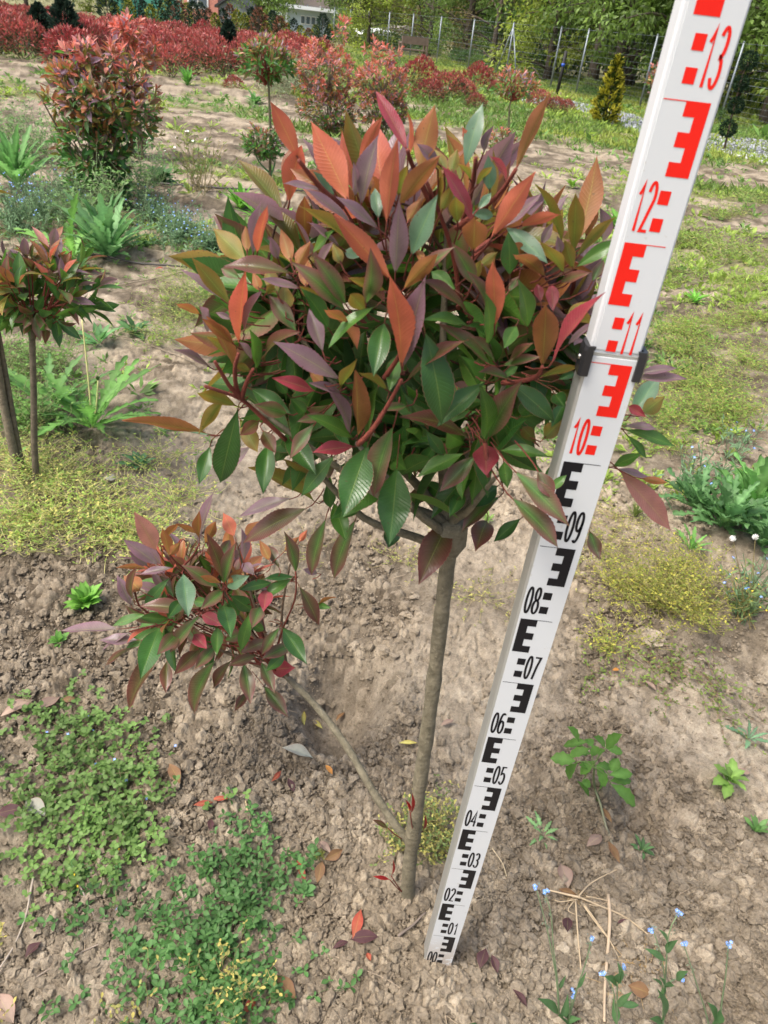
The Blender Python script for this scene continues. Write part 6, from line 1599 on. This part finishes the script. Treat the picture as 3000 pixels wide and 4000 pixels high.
LIT = [(42, 1538, .075, .036, 50, 'pink', 'large pale pink brown fallen leaf at the left edge above the speedwell'), (108, 1530, .06, .032, 60, 'pink', 'pale brown fallen leaf half under speedwell near the left edge'), (80, 1755, .065, .035, 150, 'grey', 'curled grey brown fallen leaf among the speedwell at left'), (25, 1760, .05, .025, 20, 'plum', 'dark plum fallen leaf at the left edge in speedwell'), (378, 1680, .055, .025, 130, 'brown', 'brown fallen leaf at the right rim of the speedwell'),
       (642, 1635, .07, .032, 170, 'grey', 'shrivelled silver grey fallen leaf below the side stem'), (597, 1685, .032, .011, 60, 'red', 'small red sliver of a leaf below the side crown'), (628, 1705, .035, .016, 120, 'plum', 'curled dark purple leaf scrap below the silver grey one'), (710, 1672, .028, .012, 130, 'orange', 'small orange fallen leaf between side stem and clover'), (440, 1745, .04, .012, 15, 'red', 'red and yellow fallen leaf pair tip at the clover top'),
       (475, 1735, .035, .012, 10, 'red', 'thin red fallen leaf just above the clover patch'), (455, 1790, .03, .014, 100, 'plum', 'dark red fallen leaf standing in the clover edge'), (880, 1614, .042, .012, 5, 'gold', 'pale yellow narrow fallen leaf left of the grey stem'), (965, 1570, .035, .016, 25, 'pink', 'pale pink fallen leaf right of the grey stem'), (657, 1560, .045, .014, 100, 'gold', 'yellow and brown curled leaf in the hollow'), (685, 1572, .04, .012, 140, 'gold', 'yellow streaked leaf lying in the hollow beside another'),
       (735, 1555, .04, .014, 60, 'brown', 'brown leaf leaning in the hollow right of the side stem'), (650, 1890, .045, .014, 120, 'red', 'narrow pinkish red fallen leaf right of the clover'), (690, 1892, .042, .020, 85, 'brown', 'brown oval fallen leaf left of the grey stem foot'), (720, 1855, .04, .022, 35, 'brown', 'ragged brown leaf behind the oval one'), (700, 1838, .035, .017, 140, 'pink', 'pinkish brown leaf scrap nearest the side stem base'), (770, 2005, .055, .02, 80, 'red', 'red fallen leaf under a dark one below the grey stem'),
       (785, 2035, .05, .027, 10, 'plum', 'dark purple fallen leaf on top of a red one'), (735, 2050, .03, .012, 30, 'plum', 'small dark scrap left of the purple leaf'), (795, 2075, .016, .010, 120, 'red', 'tiny red leaf scrap below the purple leaf'), (612, 2140, .060, .030, 145, 'brown', 'large golden brown fallen leaf at the right rim of the clover'), (540, 2180, .03, .015, 60, 'red', 'reddish leaf half hidden in lower clover'), (15, 2185, .055, .032, 140, 'pink', 'pale brown fallen leaf in the bottom left corner'),
       (1040, 2078, .036, .022, 70, 'plum', 'dark purple fallen leaf right of the staff foot'), (1065, 2090, .03, .016, 110, 'plum', 'second dark leaf curled beside the purple one right of the staff foot'), (1215, 1900, .048, .032, 100, 'pink', 'pale pink fallen leaf behind the dead straw plant'), (1280, 1825, .05, .022, 40, 'pink', 'reddish and grey leaf beside the bare elder stem'), (1322, 1850, .05, .016, 105, 'brown', 'brown leaf at the lower end of the elder stem'), (1305, 1768, .04, .014, 115, 'brown', 'rust brown leaf under the elder stem'),
       (1600, 1676, .035, .017, 0, 'pink', 'pale pink leaf lying by the wilted seedling'), (1402, 1490, .035, .016, 130, 'pink', 'pinkish leaf below the yellow green cushion'), (1327, 1455, .02, .012, 15, 'orange', 'orange leaf scrap beside a blue flower right of the staff'), (1375, 2145, .040, .026, 170, 'brown', 'round brown fallen leaf between the forget me nots'), (1120, 2165, .034, .014, 130, 'plum', 'dark crimson leaf at the bottom right of the staff foot'), (1222, 1935, .034, .014, 165, 'brown', 'dark brown curled leaf under the dead straw plant'),
       (1222, 2005, .03, .02, 80, 'plum', 'dark leaf below the dead straw plant'), (240, 1040, .045, .026, 10, 'grey', 'grey brown fallen leaf on the soil in the chickweed'), (262, 1092, .03, .018, 30, 'pink', 'small pale leaf below the grey brown one in chickweed'), (395, 1165, .03, .012, 80, 'pink', 'pink leaf scrap left of the side crown top'), (1350, 1045, .04, .012, 170, 'orange', 'orange brown leaf on soil right of the lower crown'), (1340, 2000, .022, .01, 20, 'plum', 'small plum scrap right of the thick dry root'),
       (345, 585, .05, .02, 10, 'red', 'small red leaf on bare soil left of the crown'), (75, 2060, .03, .02, 60, 'plum', 'dark leaf on clods below the speedwell'), (150, 1520, .03, .015, 20, 'brown', 'small brown leaf at the top of the speedwell'), (560, 1440, .03, .012, 100, 'plum', 'dark leaf hanging over the hollow')]
for q in LIT: litter(*q)
M_STRAW = attr_mat('straw', .7, 50, .25)
def stick(pts, r, col, name, label, cat, lift=.009, group=None):
    P = resample([on(*p, lift + r) for p in pts], 14); b = P[0].copy()
    P[:, 2] += np.sin(np.linspace(0, 9, 14)) * r * .6
    mb = MB(); mb.tube(P, np.linspace(r, r * .65, 14), col, 6); o = mb.build(name, M_STRAW, None, True, loc=b); tag(o, label, cat, group)
stick([(858, 2030), (885, 2010), (918, 1978)], .0028, (.15, .12, .095), 'twig', 'thick short grey twig lying between grey stem and staff foot', 'twig')
stick([(700, 2060), (760, 2090), (835, 2120), (890, 2160)], .0009, (.30, .24, .17), 'straw', 'long thin pale straw across the clods left of staff foot', 'straw')
stick([(1080, 1632), (1126, 1630)], .0018, (.52, .46, .35), 'straw', 'short pale straw right of the 05 mark of the staff', 'straw')
stick([(1060, 1838), (1085, 1872), (1092, 1900)], .0013, (.44, .36, .23), 'straw', 'pale straw leaning at the right of the 03 mark', 'straw')
stick([(960, 1735), (985, 1790)], .001, (.3, .24, .16), 'straw', 'thin straw between grey stem and staff', 'straw')
stick([(0, 1555), (60, 1400), (90, 1375)], .001, (.32, .25, .18), 'straw', 'thin straw on dark clods at left edge', 'straw')
stick([(75, 1900), (60, 1985), (30, 2060), (-5, 2110)], .0022, (.30, .26, .21), 'twig', 'long bent grey twig at the left edge under the speedwell', 'twig')
stick([(150, 1825), (165, 1900), (205, 1985)], .0020, (.24, .20, .17), 'twig', 'forked grey twig in the speedwell patch', 'twig')
stick([(240, 2035), (120, 2090), (20, 2160)], .0014, (.27, .22, .17), 'twig', 'thin grey twig across clods at bottom left', 'twig')
stick([(530, 1735), (545, 1810)], .0012, (.46, .36, .20), 'straw', 'pale straw standing at the top of the clover', 'straw')
stick([(195, 556), (290, 571), (420, 579)], .008, (.055, .05, .045), 'irrigation_pipe', 'thin dark drip pipe on soil in front of the sow thistle', 'pipe')
stick([(450, 583), (360, 600), (240, 625)], .004, (.34, .28, .19), 'twig', 'pale dry stalk on soil below the drip pipe', 'twig')
stick([(340, 400), (480, 408), (640, 414), (900, 428)], .009, (.06, .055, .05), 'irrigation_pipe', 'thin dark drip pipe running behind the crown across the field', 'pipe')
stick([(1390, 778), (1480, 770), (1530, 772)], .005, (.05, .05, .045), 'irrigation_pipe', 'dark drip pipe piece in the weeds right of the clamp', 'pipe')
stick([(195, 720), (300, 740), (420, 790)], .003, (.20, .16, .11), 'twig', 'bunch end of dry grey stalk right of left crown', 'twig')
# dead straw plant: root crown with splayed dry stalks, and the thick root
b = on(*PX(520, 1380)); L_ = Local('dead_plant', b, 'dead straw coloured plant with stiff stalks splayed over the soil right of staff', 'dead plant'); r4 = np.random.default_rng(12)
for pts, r_ in [([(530, 1390), (590, 1310), (740, 1230), (865, 1170)], .0016), ([(540, 1400), (360, 1350)], .0024), ([(540, 1400), (650, 1440), (800, 1490), (1000, 1640)], .0020), ([(560, 1440), (640, 1540), (720, 1640), (775, 1740)], .0018), ([(510, 1420), (525, 1600), (550, 1840)], .0020), ([(570, 1390), (700, 1410), (760, 1445)], .0013), ([(520, 1410), (420, 1420), (390, 1400)], .0012), ([(590, 1440), (640, 1445), (705, 1410)], .0013), ([(560, 1450), (600, 1500), (700, 1620)], .0011), ([(500, 1420), (460, 1470), (550, 1500)], .0010), ([(545, 1380), (480, 1400), (430, 1490)], .0010)]:
    P = resample([on(*PX(*p), .020 - .004 * k) for k, p in enumerate(pts)], 12)
    mb = MB(); mb.tube(P, np.linspace(r_, r_ * .6, 12), np.array((.42, .33, .21)) * r4.uniform(.8, 1.15), 6); L_.part(mb, 'stalk', M_STRAW)
mb = MB(); n = 60; sticks(mb, b + r4.normal(size=(n, 3)) * [.006, .005, .003] + [0, 0, .006], b + r4.normal(size=(n, 3)) * [.020, .016, .004] + [0, 0, .004], .0006, (.38, .28, .16)); L_.part(mb, 'root_crown', M_STRAW)
stick([(1310, 1940), (1314, 1990), (1308, 2080), (1300, 2160), (1301, 2215)], .0036, (.40, .31, .21), 'root', 'thick pale dry root running down to the bottom edge', 'root')
mb = MB(); n = 130; P0 = onv(*ell(r4, n, [(1370, 2085, 60, 25), (1320, 2100, 40, 40), (1350, 2150, 60, 30)])) + [0, 0, .004]; sticks(mb, P0, P0 + flat_dir(r4, n, .05, .12) * r4.uniform(.01, .05, (n, 1)), .00045, np.array((.42, .28, .11)) * r4.uniform(.7, 1.2, (n, 1))); tag(mb.build('straw_wisps', M_STRAW), 'fine golden dry grass wisps between the forget me nots', 'dry grass', None, 'stuff')
# straw specks all over the near soil
mb = MB(); n = 420; P0 = onv(r4.uniform(-50, 1700, n), 2250 - r4.uniform(0, 1, n) ** 1.3 * 1500) + [0, 0, .006]; sticks(mb, P0, P0 + flat_dir(r4, n, 0, .08) * r4.uniform(.008, .05, (n, 1)), r4.uniform(.0003, .0008, n), np.array((.34, .27, .18)) * r4.uniform(.5, 1.3, (n, 1))); tag(mb.build('straw_specks', M_STRAW), 'fine dry straw bits scattered over the soil', 'straw bits', None, 'stuff')
# pale clod beside the cushion and a few big lumps
for i, (px_, py_, s_, lab) in enumerate([(1405, 1385, (.040, .030, .022), 'large pale dried clod lying in the yellow green weed cushion'), (1372, 1415, (.016, .014, .010), 'small pale clod just left below the large one'), (1455, 1405, (.012, .010, .008), 'small clod just right of the large pale one'), (1645, 1472, (.018, .014, .010), 'reddish flat clod cut by the right edge'), (1345, 2012, (.014, .011, .009), 'pale clod lying by the thick dry root'), (1450, 2085, (.010, .018, .008), 'whitish clod between two forget me nots'), (215, 2140, (.022, .018, .014), 'pale rounded clod at bottom left'), (560, 1925, (.020, .015, .012), 'clod touching the left rim of the clover'), (830, 1790, (.016, .013, .010), 'dark clod left of the stem fork')]):
    p = on(px_, py_); v, f = clod_template(400 + i, 3)
    v = v * (1 + .06 * (vnoise(v[:, 0] * 3 + 5, v[:, 1] * 3 + v[:, 2] * 4, i) - .5))[:, None]
    mb = MB(); mb.add(v * s_ + [0, 0, s_[2] * .55], f, (.12, 0, .72 if i != 3 else .6)); o = mb.build('soil_clod', M_SOIL, None, False); o.location = p; tag(o, lab, 'clod')
r2 = np.random.default_rng(555)
creeping('weed_carpet', [(1480, 520, 90, 25, 3), (1590, 560, 80, 25, 3), (1440, 600, 60, 25, 2), (1250, 470, 60, 20, 2), (1560, 470, 90, 16, 2.4), (1350, 420, 70, 14, 2), (1170, 440, 60, 16, 1.5), (1620, 440, 60, 12, 1.5)], 620, r2, .02, (.15, .25, .045), (.19, .30, .06), .05, 'green weed carpet on the soil behind the upper staff on the right', 'weeds', 2, .06, sticks_col=(.26, .27, .10), bright=((.36, .38, .10), .15), stem_r=.0016, upright=.6)
creeping('weed_carpet', [(30, 830, 70, 60, 4), (120, 800, 60, 40, 2), (60, 930, 80, 50, 3), (170, 860, 60, 40, 1.5)], 300, r2, .016, (.11, .22, .05), (.15, .27, .06), .06, 'lush green weeds around the dandelions behind the left tree stems', 'weeds', 2, .03, sticks_col=(.22, .25, .10), stem_r=.0012, upright=.9)
creeping('weed_carpet', [(90, 350, 60, 30, 2), (200, 500, 90, 30, 3), (310, 430, 50, 30, 2), (20, 330, 50, 60, 2)], 330, r2, .03, (.12, .22, .07), (.15, .26, .09), .14, 'green weeds filling the ground around the large left bush', 'weeds', 2, .05, sticks_col=(.18, .24, .11), stem_r=.0018, upright=1.0)
bpy.context.view_layer.update()
